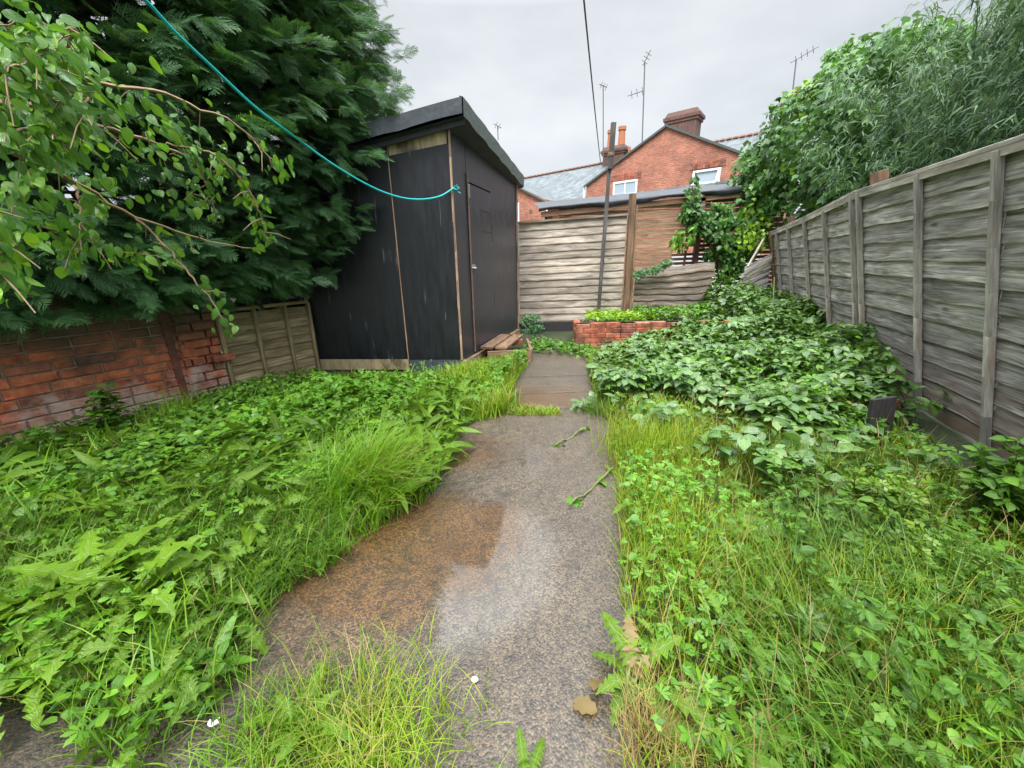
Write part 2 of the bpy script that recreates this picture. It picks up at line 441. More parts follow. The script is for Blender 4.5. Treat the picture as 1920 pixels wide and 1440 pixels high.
# ------------------------------------------------------------------ materials
M = {}
M['fence_grey'] = wood_mat('weathered_grey_wood', (.06, .055, .052), (.38, .355, .335), (.72, .695, .665), stain=(.24, .20, .15), stain_amt=.3, algae=.1, low=(.17, .11, .07), low_z=(.1, .55))
M['lip_grey'] = wood_mat('pale_sapwood_edge', (.30, .285, .25), (.55, .52, .46), (.72, .69, .62), stain=(.14, .11, .08), stain_amt=.7, knots=False)
M['lip_tan'] = wood_mat('brown_sapwood_edge', (.10, .075, .05), (.26, .19, .13), (.42, .33, .25), knots=False)
M['batten_grey'] = wood_mat('grey_batten_wood', (.30, .275, .25), (.52, .48, .44), (.68, .64, .59), stain=(.30, .18, .11), stain_amt=.6, knots=False)
M['fence_pale'] = wood_mat('pale_weathered_wood', (.20, .155, .125), (.54, .46, .385), (.68, .61, .54), stain=(.22, .16, .11), stain_amt=.6, algae=.12)
M['fence_broken'] = wood_mat('rough_grey_brown_wood', (.08, .06, .05), (.27, .22, .18), (.44, .38, .32), stain=(.26, .14, .08), stain_amt=.55, algae=.15)
M['fence_olive'] = wood_mat('olive_tan_wood', (.12, .085, .045), (.38, .29, .16), (.52, .42, .26), stain=(.18, .13, .06), stain_amt=.6, algae=.4)
M['post_brown'] = wood_mat('brown_post_wood', (.10, .055, .03), (.24, .14, .08), (.34, .22, .14), stain=(.16, .09, .05))
M['slat_tan'] = wood_mat('tan_slat_wood', (.22, .13, .075), (.42, .27, .165), (.55, .38, .25), stain=(.3, .18, .1), knots=True)
M['slat_red'] = wood_mat('red_brown_slat_wood', (.07, .035, .022), (.17, .09, .06), (.26, .15, .1))
M['ply'] = wood_mat('exposed_plywood', (.10, .055, .025), (.34, .24, .13), (.52, .42, .27), stain=(.08, .06, .03), stain_amt=.8)
M['old_pole'] = wood_mat('old_pole_wood', (.045, .04, .04), (.10, .09, .085), (.17, .155, .145), knots=False)
M['edge_wood'] = wood_mat('bare_edge_wood', (.2, .12, .07), (.36, .23, .15), (.5, .36, .26), knots=False)

def shed_mat(name, base, streak, sx, t0=.765, t1=.95):
    m, nt, b, _ = new_mat(name)
    u = uvo(nt)
    s1 = noise(nt, mapping(nt, u, (sx, .9, 1)), 1, 5, .62)
    s2 = noise(nt, mapping(nt, u, (1.2, .8, 1)), 1.5, 4, .6)
    f = N(nt, 'ShaderNodeMath', {0: s1, 1: ramp(nt, s2, [(.42, gr(.0)), (.7, gr(.32))])}, operation='ADD').outputs[0]
    c = mix(nt, ramp(nt, f, [(t0, gr(0)), (t1, gr(.8))]), base, streak)
    n3 = noise(nt, mapping(nt, u, (18, 3, 1)), 1, 5, .6)
    c = mix(nt, 1, c, ramp(nt, n3, [(.3, gr(.65)), (.7, gr(1.5))]), 'MULTIPLY')
    sp = noise(nt, u, 60, 2, .5)
    c = mix(nt, ramp(nt, sp, [(.76, gr(0)), (.8, gr(.5))]), c, (.2, .2, .2))
    nt.links.new(c, b.inputs['Base Color'])
    nt.links.new(ramp(nt, n3, [(.3, gr(.28)), (.7, gr(.48))]), b.inputs['Roughness'])
    b.inputs['Specular IOR Level'].default_value = .5
    bump(nt, b, n3, .25, .004)
    return m
M['shed_front'] = shed_mat('black_painted_board', (.0095, .0105, .014), (.30, .30, .33), 26)
M['shed_side'] = shed_mat('glare_lightened_black_board', (.034, .033, .043), (.18, .18, .20), 16)  # base colour lightened to hold the sky glare on the side wall
M['ply_drip'] = shed_mat('drip_stained_bare_plywood', (.42, .33, .20), (.05, .032, .02), 9, .56, .72)
M['felt'] = plain_mat('green_grey_roofing_felt', (.085, .10, .095), .85, .3, 30, bmp=.5)
M['felt_blue'] = plain_mat('blue_grey_felt_strip', (.045, .055, .066), .7, .3, 25, bmp=.3)
M['felt_black'] = plain_mat('black_roofing_felt', (.03, .035, .045), .5, .4, 6, bmp=.4)
M['metal'] = plain_mat('galvanised_steel', (.45, .46, .47), .45, .2, 40, metal=.8)
M['rust'] = plain_mat('rusted_steel_strip', (.22, .13, .1), .7, .4, 40)
M['aerial'] = plain_mat('dull_aerial_metal', (.13, .13, .15), .5, .2, 20, metal=.3)
M['cable'] = plain_mat('black_cable', (.05, .05, .055), .6, .1)
M['white_upvc'] = plain_mat('white_plastic_frame', (.78, .79, .80), .4, .05)
M['terracotta'] = plain_mat('terracotta_pot', (.42, .16, .075), .75, .25, 20)
M['ridge'] = plain_mat('dull_red_ridge_tile', (.20, .095, .07), .8, .3, 10)
M['brick_house'] = brick_tex_mat('orange_red_house_brick', (.43, .155, .095), (.30, .10, .065), (.42, .30, .23))
M['brick_dark'] = brick_tex_mat('sooty_chimney_brick', (.16, .07, .05), (.10, .055, .045), (.13, .1, .09))
M['brick_garden'] = brick_face_mat('old_red_wall_brick', [(.34, .085, .045), (.50, .13, .055), (.20, .075, .05), (.42, .11, .05), (.56, .17, .07), (.26, .09, .065)], None, white=.85)
M['brick_bed'] = brick_face_mat('orange_red_bed_brick', [(.32, .09, .05), (.42, .12, .06), (.22, .09, .07), (.45, .17, .09), (.30, .08, .05)], None)
M['brick_dark_brown'] = brick_face_mat('dark_brown_brick', [(.10, .035, .025), (.14, .045, .03), (.07, .03, .025)], None)
M['mortar'] = plain_mat('old_lime_mortar', (.21, .165, .125), .9, .4, 25, bmp=.6)
M['soil'] = plain_mat('dark_damp_soil', (.035, .027, .017), .85, .5, 12, bmp=.8)
M['plain_white'] = plain_mat('plain_white_surface', (.8, .8, .82), .6, .06)
M['black_board'] = plain_mat('black_stained_board', (.035, .03, .033), .55, .4, 12, stretch=(6, 6, 1))
M['bark'] = plain_mat('brown_bark', (.10, .065, .04), .9, .4, 30, bmp=.8)
M['twig'] = plain_mat('tan_twig_bark', (.22, .145, .08), .7, .3, 30)
M['green_stem'] = plain_mat('mossy_green_stem', (.13, .15, .045), .6, .4, 30)
M['stone'] = plain_mat('pale_pebble', (.7, .68, .64), .4, .1)

def glass_mat():
    m, nt, b, _ = new_mat('window_glass')
    n1 = noise(nt, obo(nt), .8, 2)
    nt.links.new(mix(nt, n1, (.33, .40, .46), (.42, .50, .56)), b.inputs['Base Color'])
    b.inputs['Roughness'].default_value = .08; return m
M['glass'] = glass_mat()
def slate_mat():
    m, nt, b, _ = new_mat('grey_roof_slate')
    br = N(nt, 'ShaderNodeTexBrick', {'Vector': uvo(nt), 'Color1': (.075, .095, .105, 1), 'Color2': (.13, .155, .165, 1), 'Mortar': (.05, .06, .07, 1), 'Scale': 1.0,
                                     'Mortar Size': .012, 'Mortar Smooth': .2, 'Bias': 0., 'Brick Width': .28, 'Row Height': .2})
    n1 = noise(nt, obo(nt), 2.5, 5, .65)
    c = mix(nt, .8, br.outputs[0], ramp(nt, n1, [(.35, gr(.55)), (.65, gr(1.35))]), 'MULTIPLY')
    nt.links.new(c, b.inputs['Base Color']); b.inputs['Roughness'].default_value = .6
    bump(nt, b, br.outputs[1], -.6, .02); return m
M['slate'] = slate_mat()

# leaves (base colours)
M['lf_conifer'] = leaf_mat('conifer_foliage', [(.07, .17, .072), (.10, .24, .085), (.05, .12, .06), (.15, .31, .09)], .5, .3, 1.2, .35)
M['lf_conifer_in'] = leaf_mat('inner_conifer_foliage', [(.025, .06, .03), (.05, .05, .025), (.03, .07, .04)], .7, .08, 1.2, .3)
M['lf_plum'] = leaf_mat('plum_leaf', [(.06, .17, .035), (.10, .26, .035), (.07, .19, .04), (.20, .40, .03), (.08, .21, .03)], .22, .38, 2, .2, rib=.5)
M['lf_bamboo'] = leaf_mat('bamboo_leaf', [(.05, .11, .05), (.08, .165, .07), (.13, .23, .10), (.035, .09, .04)], .5, .3, 1.0, .3)
M['lf_ivy'] = leaf_mat('ivy_leaf', [(0.055, 0.137, 0.036), (0.088, 0.221, 0.040), (0.066, 0.168, 0.044), (0.143, 0.315, 0.040)], .38, .3, 1.0, .35)
M['lf_lime'] = leaf_mat('young_lime_green_leaf', [(0.205, 0.374, 0.024), (0.281, 0.458, 0.032), (0.140, 0.312, 0.024)], .4, 0.36, 2, 0.28)
M['lf_bramble'] = leaf_mat('bramble_leaf', [(0.046, 0.126, 0.023), (0.080, 0.194, 0.031), (0.058, 0.146, 0.027), (0.148, 0.292, 0.043), (0.080, 0.185, 0.031), (0.194, 0.330, 0.067)], .3, .25, 1.5, .25, rib=.45, spec=1.0)
M['lf_mint'] = leaf_mat('dark_weed_leaf', [(0.043, 0.115, 0.012), (0.078, 0.192, 0.015), (0.052, 0.138, 0.017), (0.121, 0.261, 0.019), (0.026, 0.077, 0.012)], .36, 0.26, 1.8, .3, rib=.4, spec=.32)
M['lf_butter'] = leaf_mat('buttercup_leaf', [(0.063, 0.168, 0.015), (0.111, 0.257, 0.017), (0.078, 0.205, 0.025), (0.158, 0.308, 0.024), (0.047, 0.125, 0.015)], .38, 0.26, 1.8, .3, spec=.32)
M['lf_dand'] = leaf_mat('dandelion_leaf', [(0.095, 0.195, 0.012), (0.132, 0.246, 0.017), (0.073, 0.162, 0.012)], .36, 0.32, 3, 0.28, rib=.7, spec=.32)
M['lf_yellow'] = leaf_mat('yellow_green_herb_leaf', [(0.158, 0.264, 0.024), (0.115, 0.240, 0.024), (0.202, 0.288, 0.032)], .4, 0.32, 3, 0.35)
M['lf_brown'] = leaf_mat('withered_leaf', [(.28, .20, .07), (.20, .14, .05), (.32, .25, .10)], .5, .25, 6, .3)
M['gr_green'] = leaf_mat('green_grass_blade', [(0.063, 0.155, 0.010), (0.136, 0.294, 0.014), (0.082, 0.202, 0.012), (0.218, 0.357, 0.023), (0.109, 0.248, 0.012)], .4, 0.30, 1.6, .3, spec=.32)
M['gr_yellow'] = leaf_mat('yellow_green_grass_blade', [(0.133, 0.252, 0.013), (0.246, 0.362, 0.018), (0.161, 0.298, 0.014), (0.398, 0.362, 0.065), (0.190, 0.331, 0.017), (0.085, 0.188, 0.013)], .42, 0.32, 1.8, .3, spec=.32)
M['gr_blue'] = leaf_mat('blue_green_grass_blade', [(0.059, 0.140, 0.021), (0.108, 0.213, 0.030), (0.079, 0.188, 0.017), (0.177, 0.277, 0.044)], .4, 0.28, 1.6, 0.35, spec=.32)
M['gr_straw'] = leaf_mat('straw_grass_blade', [(.40, .30, .12), (.30, .26, .09), (.34, .22, .09)], .5, .35, 3, .3)

# ------------------------------------------------------------------ ground and path
PATH_PX = [(1180, 1470), (1172, 1300), (1168, 1100), (1158, 900), (1140, 800), (1118, 740), (1098, 690), (1078, 660),
           (1000, 662), (985, 690), (962, 730), (975, 768), (880, 800), (845, 850), (812, 930), (745, 985), (665, 1040), (600, 1085), (525, 1135), (492, 1200), (470, 1280), (430, 1340), (330, 1400), (300, 1470)]
PATH = gpoly(PATH_PX)
def build_ground():
    m, nt, b, _ = new_mat('garden_soil_and_moss')
    o = obo(nt); n1 = noise(nt, o, 3, 6, .65); n2 = noise(nt, o, 45, 4, .6)
    c = ramp(nt, n1, [(.35, (.022, .03, .011)), (.6, (.035, .05, .016)), (.75, (.05, .04, .025))])
    c = mix(nt, .8, c, ramp(nt, n2, [(.3, gr(.5)), (.7, gr(1.5))]), 'MULTIPLY')
    nt.links.new(c, b.inputs['Base Color']); b.inputs['Roughness'].default_value = .8; bump(nt, b, n2, .8, .02)
    mb = MB(); mb.face([(-200, -40, 0), (200, -40, 0), (200, 300, 0), (-200, 300, 0)])
    tag(mb.build('ground', m), kind='structure')
build_ground()

def concrete_mat():
    m, nt, b, _ = new_mat('wet_exposed_aggregate_concrete')
    o = obo(nt)
    vo = N(nt, 'ShaderNodeTexVoronoi', {'Vector': o, 'Scale': 150.0, 'Randomness': 1.0})
    vo2 = N(nt, 'ShaderNodeTexVoronoi', {'Vector': o, 'Scale': 260.0})
    st = N(nt, 'ShaderNodeSeparateXYZ', {0: vo.outputs['Color']}).outputs[0]
    c = ramp(nt, st, [(0, (.03, .026, .024)), (.22, (.07, .058, .048)), (.36, (.24, .195, .14)), (.7, (.36, .295, .21)), (.88, (.50, .42, .31)), (1, (.24, .18, .13))])
    c = mix(nt, 1, c, ramp(nt, vo.outputs['Distance'], [(.3, gr(1.05)), (.75, gr(.5))]), 'MULTIPLY')
    c = mix(nt, .5, c, ramp(nt, N(nt, 'ShaderNodeSeparateXYZ', {0: vo2.outputs['Color']}).outputs[0], [(0, gr(.4)), (1, gr(1.5))]), 'MULTIPLY')
    big = noise(nt, o, 2.4, 6, .62)
    c = mix(nt, .95, c, ramp(nt, big, [(.32, gr(.20)), (.64, gr(.46))]), 'MULTIPLY')
    c = mix(nt, .36, c, (.058, .049, .039))
    c = mix(nt, 1, c, (1.12, 1.0, .84), 'MULTIPLY')
    at = nt.nodes.new('ShaderNodeAttribute'); at.attribute_name = 'path_masks'  # vertex masks: brown of stains and the shed's reflection, water, dark marks
    path_masks = N(nt, 'ShaderNodeSeparateXYZ', {0: at.outputs['Color']}).outputs
    c = mix(nt, path_masks[0], c, mix(nt, 1, c, (1.0, .62, .19), 'MULTIPLY'))
    blk = noise(nt, o, 17, 5, .75)
    fb = N(nt, 'ShaderNodeMath', {0: blk, 1: path_masks[2]}, operation='ADD').outputs[0]
    c = mix(nt, ramp(nt, fb, [(.56, gr(0)), (.74, gr(.8))]), c, mix(nt, 1, c, (.28, .27, .27), 'MULTIPLY'))
    nt.links.new(c, b.inputs['Base Color'])
    b.inputs['Specular IOR Level'].default_value = .6
    wet = N(nt, 'ShaderNodeMapRange', {0: path_masks[1], 1: 0, 2: 1, 3: .42, 4: .0}).outputs[0]
    b.inputs['Roughness'].default_value = .5
    nt.links.new(N(nt, 'ShaderNodeMapRange', {0: path_masks[1], 1: .0, 2: 1, 3: .22, 4: .85}).outputs[0], b.inputs['Coat Weight'])
    nt.links.new(N(nt, 'ShaderNodeMapRange', {0: path_masks[1], 1: .0, 2: 1, 3: .38, 4: .04}).outputs[0], b.inputs['Coat Roughness'])
    b.inputs['Coat IOR'].default_value = 1.6
    hh = N(nt, 'ShaderNodeMath', {0: vo.outputs['Distance'], 1: -1.0}, operation='MULTIPLY').outputs[0]
    bn = nt.nodes.new('ShaderNodeBump'); bn.inputs['Distance'].default_value = .005; nt.links.new(hh, bn.inputs['Height']); bn.inputs['Strength'].default_value = .4
    nt.links.new(bn.outputs[0], b.inputs['Normal'])
    bc = nt.nodes.new('ShaderNodeBump'); bc.inputs['Distance'].default_value = .005; nt.links.new(hh, bc.inputs['Height'])
    nt.links.new(N(nt, 'ShaderNodeMapRange', {0: path_masks[1], 1: .0, 2: .8, 3: .22, 4: .008}).outputs[0], bc.inputs['Strength'])
    nt.links.new(bc.outputs[0], b.inputs['Coat Normal'])
    return m
def blobmask(P, polypx, soft=.04):
    poly = np.array(gpoly(polypx)); Q = P + (np.stack([vnoise(P, 14, 21), vnoise(P, 14, 22)], 1) - .5) * .10
    s = np.zeros(len(P))
    for dx, dy in ((0, 0), (1, 0), (-1, 0), (0, 1), (0, -1), (.7, .7), (-.7, .7), (.7, -.7), (-.7, -.7)):
        s += inpoly(Q + np.array([dx, dy]) * soft, poly)
    return s / 9
def build_path():
    mat = concrete_mat()
    # slabs divided by joints across the path
    joints = [.3, 3.12, 3.55, 4.12, 5.35]
    wide = gpoly([(1215, 1500), (1190, 1100), (1175, 900), (1155, 780), (1130, 720), (1105, 680), (1095, 655), (985, 655), (965, 690), (935, 735), (930, 775), (850, 800), (800, 860), (760, 930), (690, 985), (600, 1040), (500, 1110), (440, 1200), (420, 1260), (250, 1290), (-250, 1290), (-250, 1500)])
    st = .02; xs = np.arange(-1.9, 1.2, st); ys = np.arange(.3, 5.5, st)
    XX, YY = np.meshgrid(xs, ys); P = np.stack([XX.ravel(), YY.ravel()], 1); ins = inpoly(P, wide)
    z = .012 + .004 * (vnoise(P, 5, 8) - .5)
    jd = np.zeros(len(P))
    for j in joints[1:-1]:
        dj = np.abs(P[:, 1] - j - .05 * P[:, 0] - .02 * (vnoise(P, 6, 5) - .5)); z -= np.where(dj < .012, .006, 0); jd = np.maximum(jd, np.clip(1.4 - dj / .02, 0, 1))
    idx = -np.ones(len(P), int); idx[ins] = np.arange(ins.sum())
    nx = len(xs); ii = np.arange(len(P)).reshape(len(ys), nx)
    q = np.stack([ii[:-1, :-1], ii[:-1, 1:], ii[1:, 1:], ii[1:, :-1]], -1).reshape(-1, 4); q = idx[q]; q = q[(q >= 0).all(1)]
    V = np.concatenate([P, z[:, None]], 1)[ins]
    o = raw_mesh('path', V, q, V[q.ravel()][:, :2], mat)
    A = V[:, :2]
    brown = np.maximum(blobmask(A, [(560, 980), (660, 930), (800, 925), (960, 950), (975, 985), (940, 1110), (850, 1110), (780, 1190), (640, 1190), (500, 1130)], .05), np.maximum(.85 * blobmask(A, [(800, 850), (900, 820), (960, 830), (940, 870), (800, 900)], .06), .55 * blobmask(A, [(500, 1100), (760, 1180), (700, 1330), (440, 1310)], .1)))  # brown stains, plus the shed's dark mirror image put into the colour
    brown = np.maximum(brown, blobmask(A, [(940, 728), (1080, 728), (1085, 770), (935, 775)], .1))
    water = np.maximum(blobmask(A, [(700, 960), (820, 930), (940, 945), (1020, 985), (1060, 1040), (1010, 1120), (900, 1230), (800, 1230), (770, 1170), (790, 1110), (690, 1060)], .05), blobmask(A, [(955, 850), (1015, 845), (1030, 875), (1000, 905), (965, 895)], .04))
    water = np.maximum(water, blobmask(A, [(955, 735), (1070, 735), (1075, 760), (950, 765)], .05))
    dark = np.clip(.06 - .1 * brown + .12 * (A[:, 0] < -.05) + .5 * blobmask(A, [(430, 1110), (620, 1050), (760, 1130), (700, 1260), (430, 1290)], .1), -.05, .1) + .35 * blobmask(A, [(-300, 1500), (-300, 1270), (200, 1270), (560, 1330), (520, 1500)], .12)
    dark = np.maximum(dark, jd[ins] * .5); water = water * (1 - jd[ins])
    ca = o.data.color_attributes.new('path_masks', 'FLOAT_COLOR', 'POINT')
    ca.data.foreach_set('color', np.stack([brown * .9, water, np.maximum(dark, 0), np.ones(len(A))], 1).astype(np.float32).ravel())
    tag(o, kind='structure')
build_path()

# ------------------------------------------------------------------ shed
def quadpt(a, b, c, d, u, v):   # a bottom-left, b bottom-right, c top-right, d top-left
    return (1 - v) * ((1 - u) * a + u * b) + v * ((1 - u) * d + u * c)
SB = G(600, 690, .05); SA = G(866, 690, .05); SFc = G(971, 625, .05)       # bottom: far left, near corner, far corner
ST = D(838, 215, SA[1]); ST[0] = SA[0]
ZN, ZL, ZF = 2.63, 2.24, 2.46
def build_shed():
    t = thing('garden_shed', 'tall black painted wooden shed with felt roof at the end of the lawn', 'shed', (float(SA[0]), float(SA[1]), 0))
    SBk = SB + (SFc - SA)                                              # hidden rear corner
    up = lambda p, z: np.array([p[0], p[1], z])
    def panel(name, p, q, z0p, z1p, z0q, z1q, mat, off=0., th=.018, parent=t, wob=0.):
        d = unit((q - p) * [1, 1, 0]); n = np.array([d[1], -d[0], 0])
        pts = [up(p, z0p), up(q, z0q), up(q, z1q), up(p, z1p)]
        mb = MB(); a = [x + n * off for x in pts]; b = [x + n * (off - th) for x in pts]
        Lh = np.linalg.norm((q - p)[:2])
        mb.face(a, [(0, z0p), (Lh, z0q), (Lh, z1q), (0, z1p)])
        mb.face(b[::-1])
        for i in range(4): j = (i + 1) % 4; mb.face([a[j], a[i], b[i], b[j]])
        return mb.build(name, mat, parent)
    f = lambda u: SB + (SA - SB) * u
    zt = lambda u: ZL + (ZN - ZL) * u
    # front wall: two boards with a joint, felt strip and bare plywood top and bottom
    panel('wall_panel', f(0), f(.635), .16, zt(0) - .02, .16, zt(.635) - .02, M['shed_front'])
    panel('wall_panel', f(.642), f(1), .16, 2.30, .16, 2.39, M['shed_front'], .006)
    o = panel('base_board', f(.01), f(.635), .03, .158, .03, .158, M['ply_drip'], .0); tag(o, 'bare damp plywood strip along the foot of the wall')
    o = panel('felt_strip', f(.64), f(.995), .0, .155, .0, .155, M['felt_blue'], .016, .004)
    panel('plywood_strip', f(.645), f(.99), 2.30, 2.47, 2.39, 2.56, M['ply_drip'], .010)
    panel('felt_strip', f(.28), f(.64), 2.22, 2.33, 2.37, 2.475, M['felt_blue'], .004, .004)
    mb = MB(); mb.beam(up(f(.638), .16) + [0, -.014, 0], up(f(.638), zt(.638) - .06) + [0, -.014, 0], .010, .012, (0, 1, 0)); mb.build('joint_strip', M['edge_wood'], t)
    # side wall with the door
    g = lambda u: SA + (SFc - SA) * u
    zs = lambda u: ZN + (ZF - ZN) * u
    sp = unit((SFc - SA) * [1, 1, 0]); sn = np.array([sp[1], -sp[0], 0])
    panel('wall_panel', g(0.005), g(.165), .13, zs(0) - .03, .13, zs(.165) - .03, M['shed_side'])
    panel('wall_panel', g(.5), g(1), .13, zs(.5) - .03, .13, zs(1) - .03, M['shed_side'], .0)
    panel('wall_panel', g(.167), g(.498), 2.12, zs(.167) - .03, 2.12, zs(.498) - .03, M['shed_side'], .003)
    door = panel('door', g(.172), g(.495), .15, 2.10, .15, 2.10, M['shed_side'], .010, .03)
    mb = MB(); mb.beam(up(g(.170), .16) + sn * .014, up(g(.170), 2.2) + sn * .014, .018, .012, sn); mb.build('door_edge_strip', M['rust'], door)
    mb = MB(); c = up(g(.19), 1.2) + sn * .022
    mb.beam(c - sp * .05, c + sp * .05, .008, .05, (0, 0, 1)); mb.tube([c - sp * .03 - [0, 0, .01], c - sp * .03 + sn * .03 - [0, 0, .02], c + sp * .03 + sn * .03 - [0, 0, .02], c + sp * .03 - [0, 0, .01]], .006, 6)
    mb.build('latch', M['metal'], door)
    for z in (2.02,):
        mb = MB(); c = up(g(.18), z) + sn * .018; mb.beam(c - [0, 0, .07], c + [0, 0, .07], .035, .006, sn)
        for q in (-.05, 0, .05): mb.beam(c + [0, 0, q], c + [0, 0, q] + sn * .008, .01, .01)
        mb.build('hinge', M['metal'], door)
    mb = MB()
    for (u0, z0, u1, z1) in ((.5, .6, .5, .85), (.34, 1.86, .49, 1.86), (.34, 1.62, .5, 1.62), (.495, 1.5, .495, 1.72)):
        mb = MB(); mb.beam(up(g(u0), z0) + sn * .0115, up(g(u1), z1) + sn * .0115, .008, .003, sn); mb.build('board_joint', M['black_board'], t)
    # corner trims of bare wood
    for (p, z0, z1, nm) in ((SA, .15, ZN - .06, 'corner_trim'), (SFc, .06, ZF - .08, 'corner_trim')):
        mb = MB(); q = p + sn * .012 - sp * .008 if nm and p is SA else p + sn * .014 - sp * .01
        k = 8; zs_ = np.linspace(z0, z1, k + 1)
        for i in range(k): mb.beam(up(q, zs_[i]) + sn * .002 * math.sin(i * 2), up(q, zs_[i + 1]) + sn * .002 * math.sin(i * 2 + 2), .022, .02, (0, 1, 0))
        mb.build(nm, M['edge_wood'], t)
    # rear and left walls so that the shed is closed
    panel('rear_wall', SFc, SBk, .13, ZF - .03, .13, ZL - .1, M['shed_side'], .0)
    panel('side_wall', SBk, SB, .13, ZL - .1, .13, ZL - .03, M['shed_side'], .0)
    # floor bearers, foot post
    mb = MB(); mb.beam(up(SA, .09) + sn * .01, up(SFc, .09) + sn * .01, .05, .07); mb.build('base_rail', M['edge_wood'], t)
    mb = MB(); q = up(SA, 0) + sn * .035 + sp * .02; mb.beam(q, q + [0, 0, .14], .06, .05); mb.build('foot_post', M['ply'], t)
    # roof: sloping slab with deep felt fascia
    fr = unit((SA - SB) * [1, 1, 0])
    RP = [D(866, 190, 4.25), D(981, 308, 6.85)]
    n0 = RP[0] * [1, 1, 0] + [0, 0, ZN]; n1 = RP[1] * [1, 1, 0] + [0, 0, ZF - .02]
    l0 = np.array([SB[0] - .25, SB[1] - .2, ZL - .06]); l1 = l0 + (n1 - n0) * [1, 1, 0]; l1[2] = ZL - .18
    mb = MB(); h = .05
    mb.face([n0 + [0, 0, .1], n1 + [0, 0, .1], l1 + [0, 0, .1], l0 + [0, 0, .1]])
    mb.face([l0 - [0, 0, h], l1 - [0, 0, h], n1 - [0, 0, h], n0 - [0, 0, h]])
    mb.build('roof', M['felt_black'], t)
    mb = MB()
    def strip(a, b, lo, hi, thick, n, K=14):
        P = []
        for i in range(K + 1):
            p = a + (b - a) * i / K; w = .004 * math.sin(i * 1.7) + .003 * math.sin(i * 3.1)
            P.append([p + n * (thick + w) + [0, 0, lo + w], p + n * (thick + w * .5) + [0, 0, (lo + hi) / 2], p + n * (thick + w) + [0, 0, hi], p + n * (-.03) + [0, 0, hi + .012]])
        mb.grid(P)
    strip(l0, n0, -.03, .10, .012, np.array([fr[1], -fr[0], 0]))
    tag(mb.build('front_felt_edge', M['felt_blue'], t), 'darker blue-black felt along the front'); mb = MB()
    strip(n0, n1, -.06, .10, .012, sn, 20)
    strip(n1, l1, -.06, .10, .012, -np.array([fr[1], -fr[0], 0]))
    mb.build('roof_felt_edge', M['felt'], t)
    mb = MB(); q0 = l0 + (n0 - l0) * .02; n_ = np.array([fr[1], -fr[0], 0])
    mb.beam(q0 + [0, 0, -.065] + n_ * .015 * 0 - n_ * .09, n0 + [0, 0, -.065] - n_ * .09, .03, .07); mb.build('roof_beam', M['felt_black'], t)
build_shed()

# ------------------------------------------------------------------ waney-edge boards
def waney(mb, p0, p1, z, h, nrm_, rng, tilt=.02, seg=14, wav=.012, th=.012, zfun=None, lean=None):
    """a lapped board from p0 to p1 (xy), bottom at z, wavy lower edge"""
    p0 = np.array(p0, float); p1 = np.array(p1, float); Ln = np.linalg.norm((p1 - p0)[:2]); ph = rng.uniform(0, 6, 5)
    P = []
    up = np.array([0, 0, 1.]) if lean is None else lean
    for i in range(seg + 1):
        t = i / seg; s = t * Ln; b = p0 + (p1 - p0) * t
        w = wav * (math.sin(s * 5 + ph[0]) * .8 + math.sin(s * 13 + ph[1]) * .5 + math.sin(s * 29 + ph[2]) * .25)
        wt = wav * .6 * (math.sin(s * 4 + ph[3]) + math.sin(s * 11 + ph[4]) * .5)
        zz = z + (zfun(t) if zfun else 0)
        lo = b + up * (zz + w) + nrm_ * (th + tilt); le = b + up * (zz + w + .004 + .008 * (1 + math.sin(s * 9 + ph[1]) * .6 + math.sin(s * 23 + ph[0]) * .4)) + nrm_ * (th + tilt); mid = b + up * (zz + h * .5 + w * .4) + nrm_ * (th + tilt * .45); hi = b + up * (zz + h + wt) + nrm_ * th * .6
        P.append([lo - nrm_ * th, lo, le, mid, hi, hi - nrm_ * th * .6])
    Lv = [0, .01, .022, .01 + h * .5, .01 + h, .02 + h]
    mb.m2 += [len(mb.f) + i * 5 + j for i in range(seg) for j in (0, 1)]
    mb.grid(np.array(P), lambda i, j: (i / seg * Ln, Lv[j] + z * 3.1))
    mb.face([P[0][k] for k in range(6)]); mb.face([P[-1][k] for k in range(5, -1, -1)])

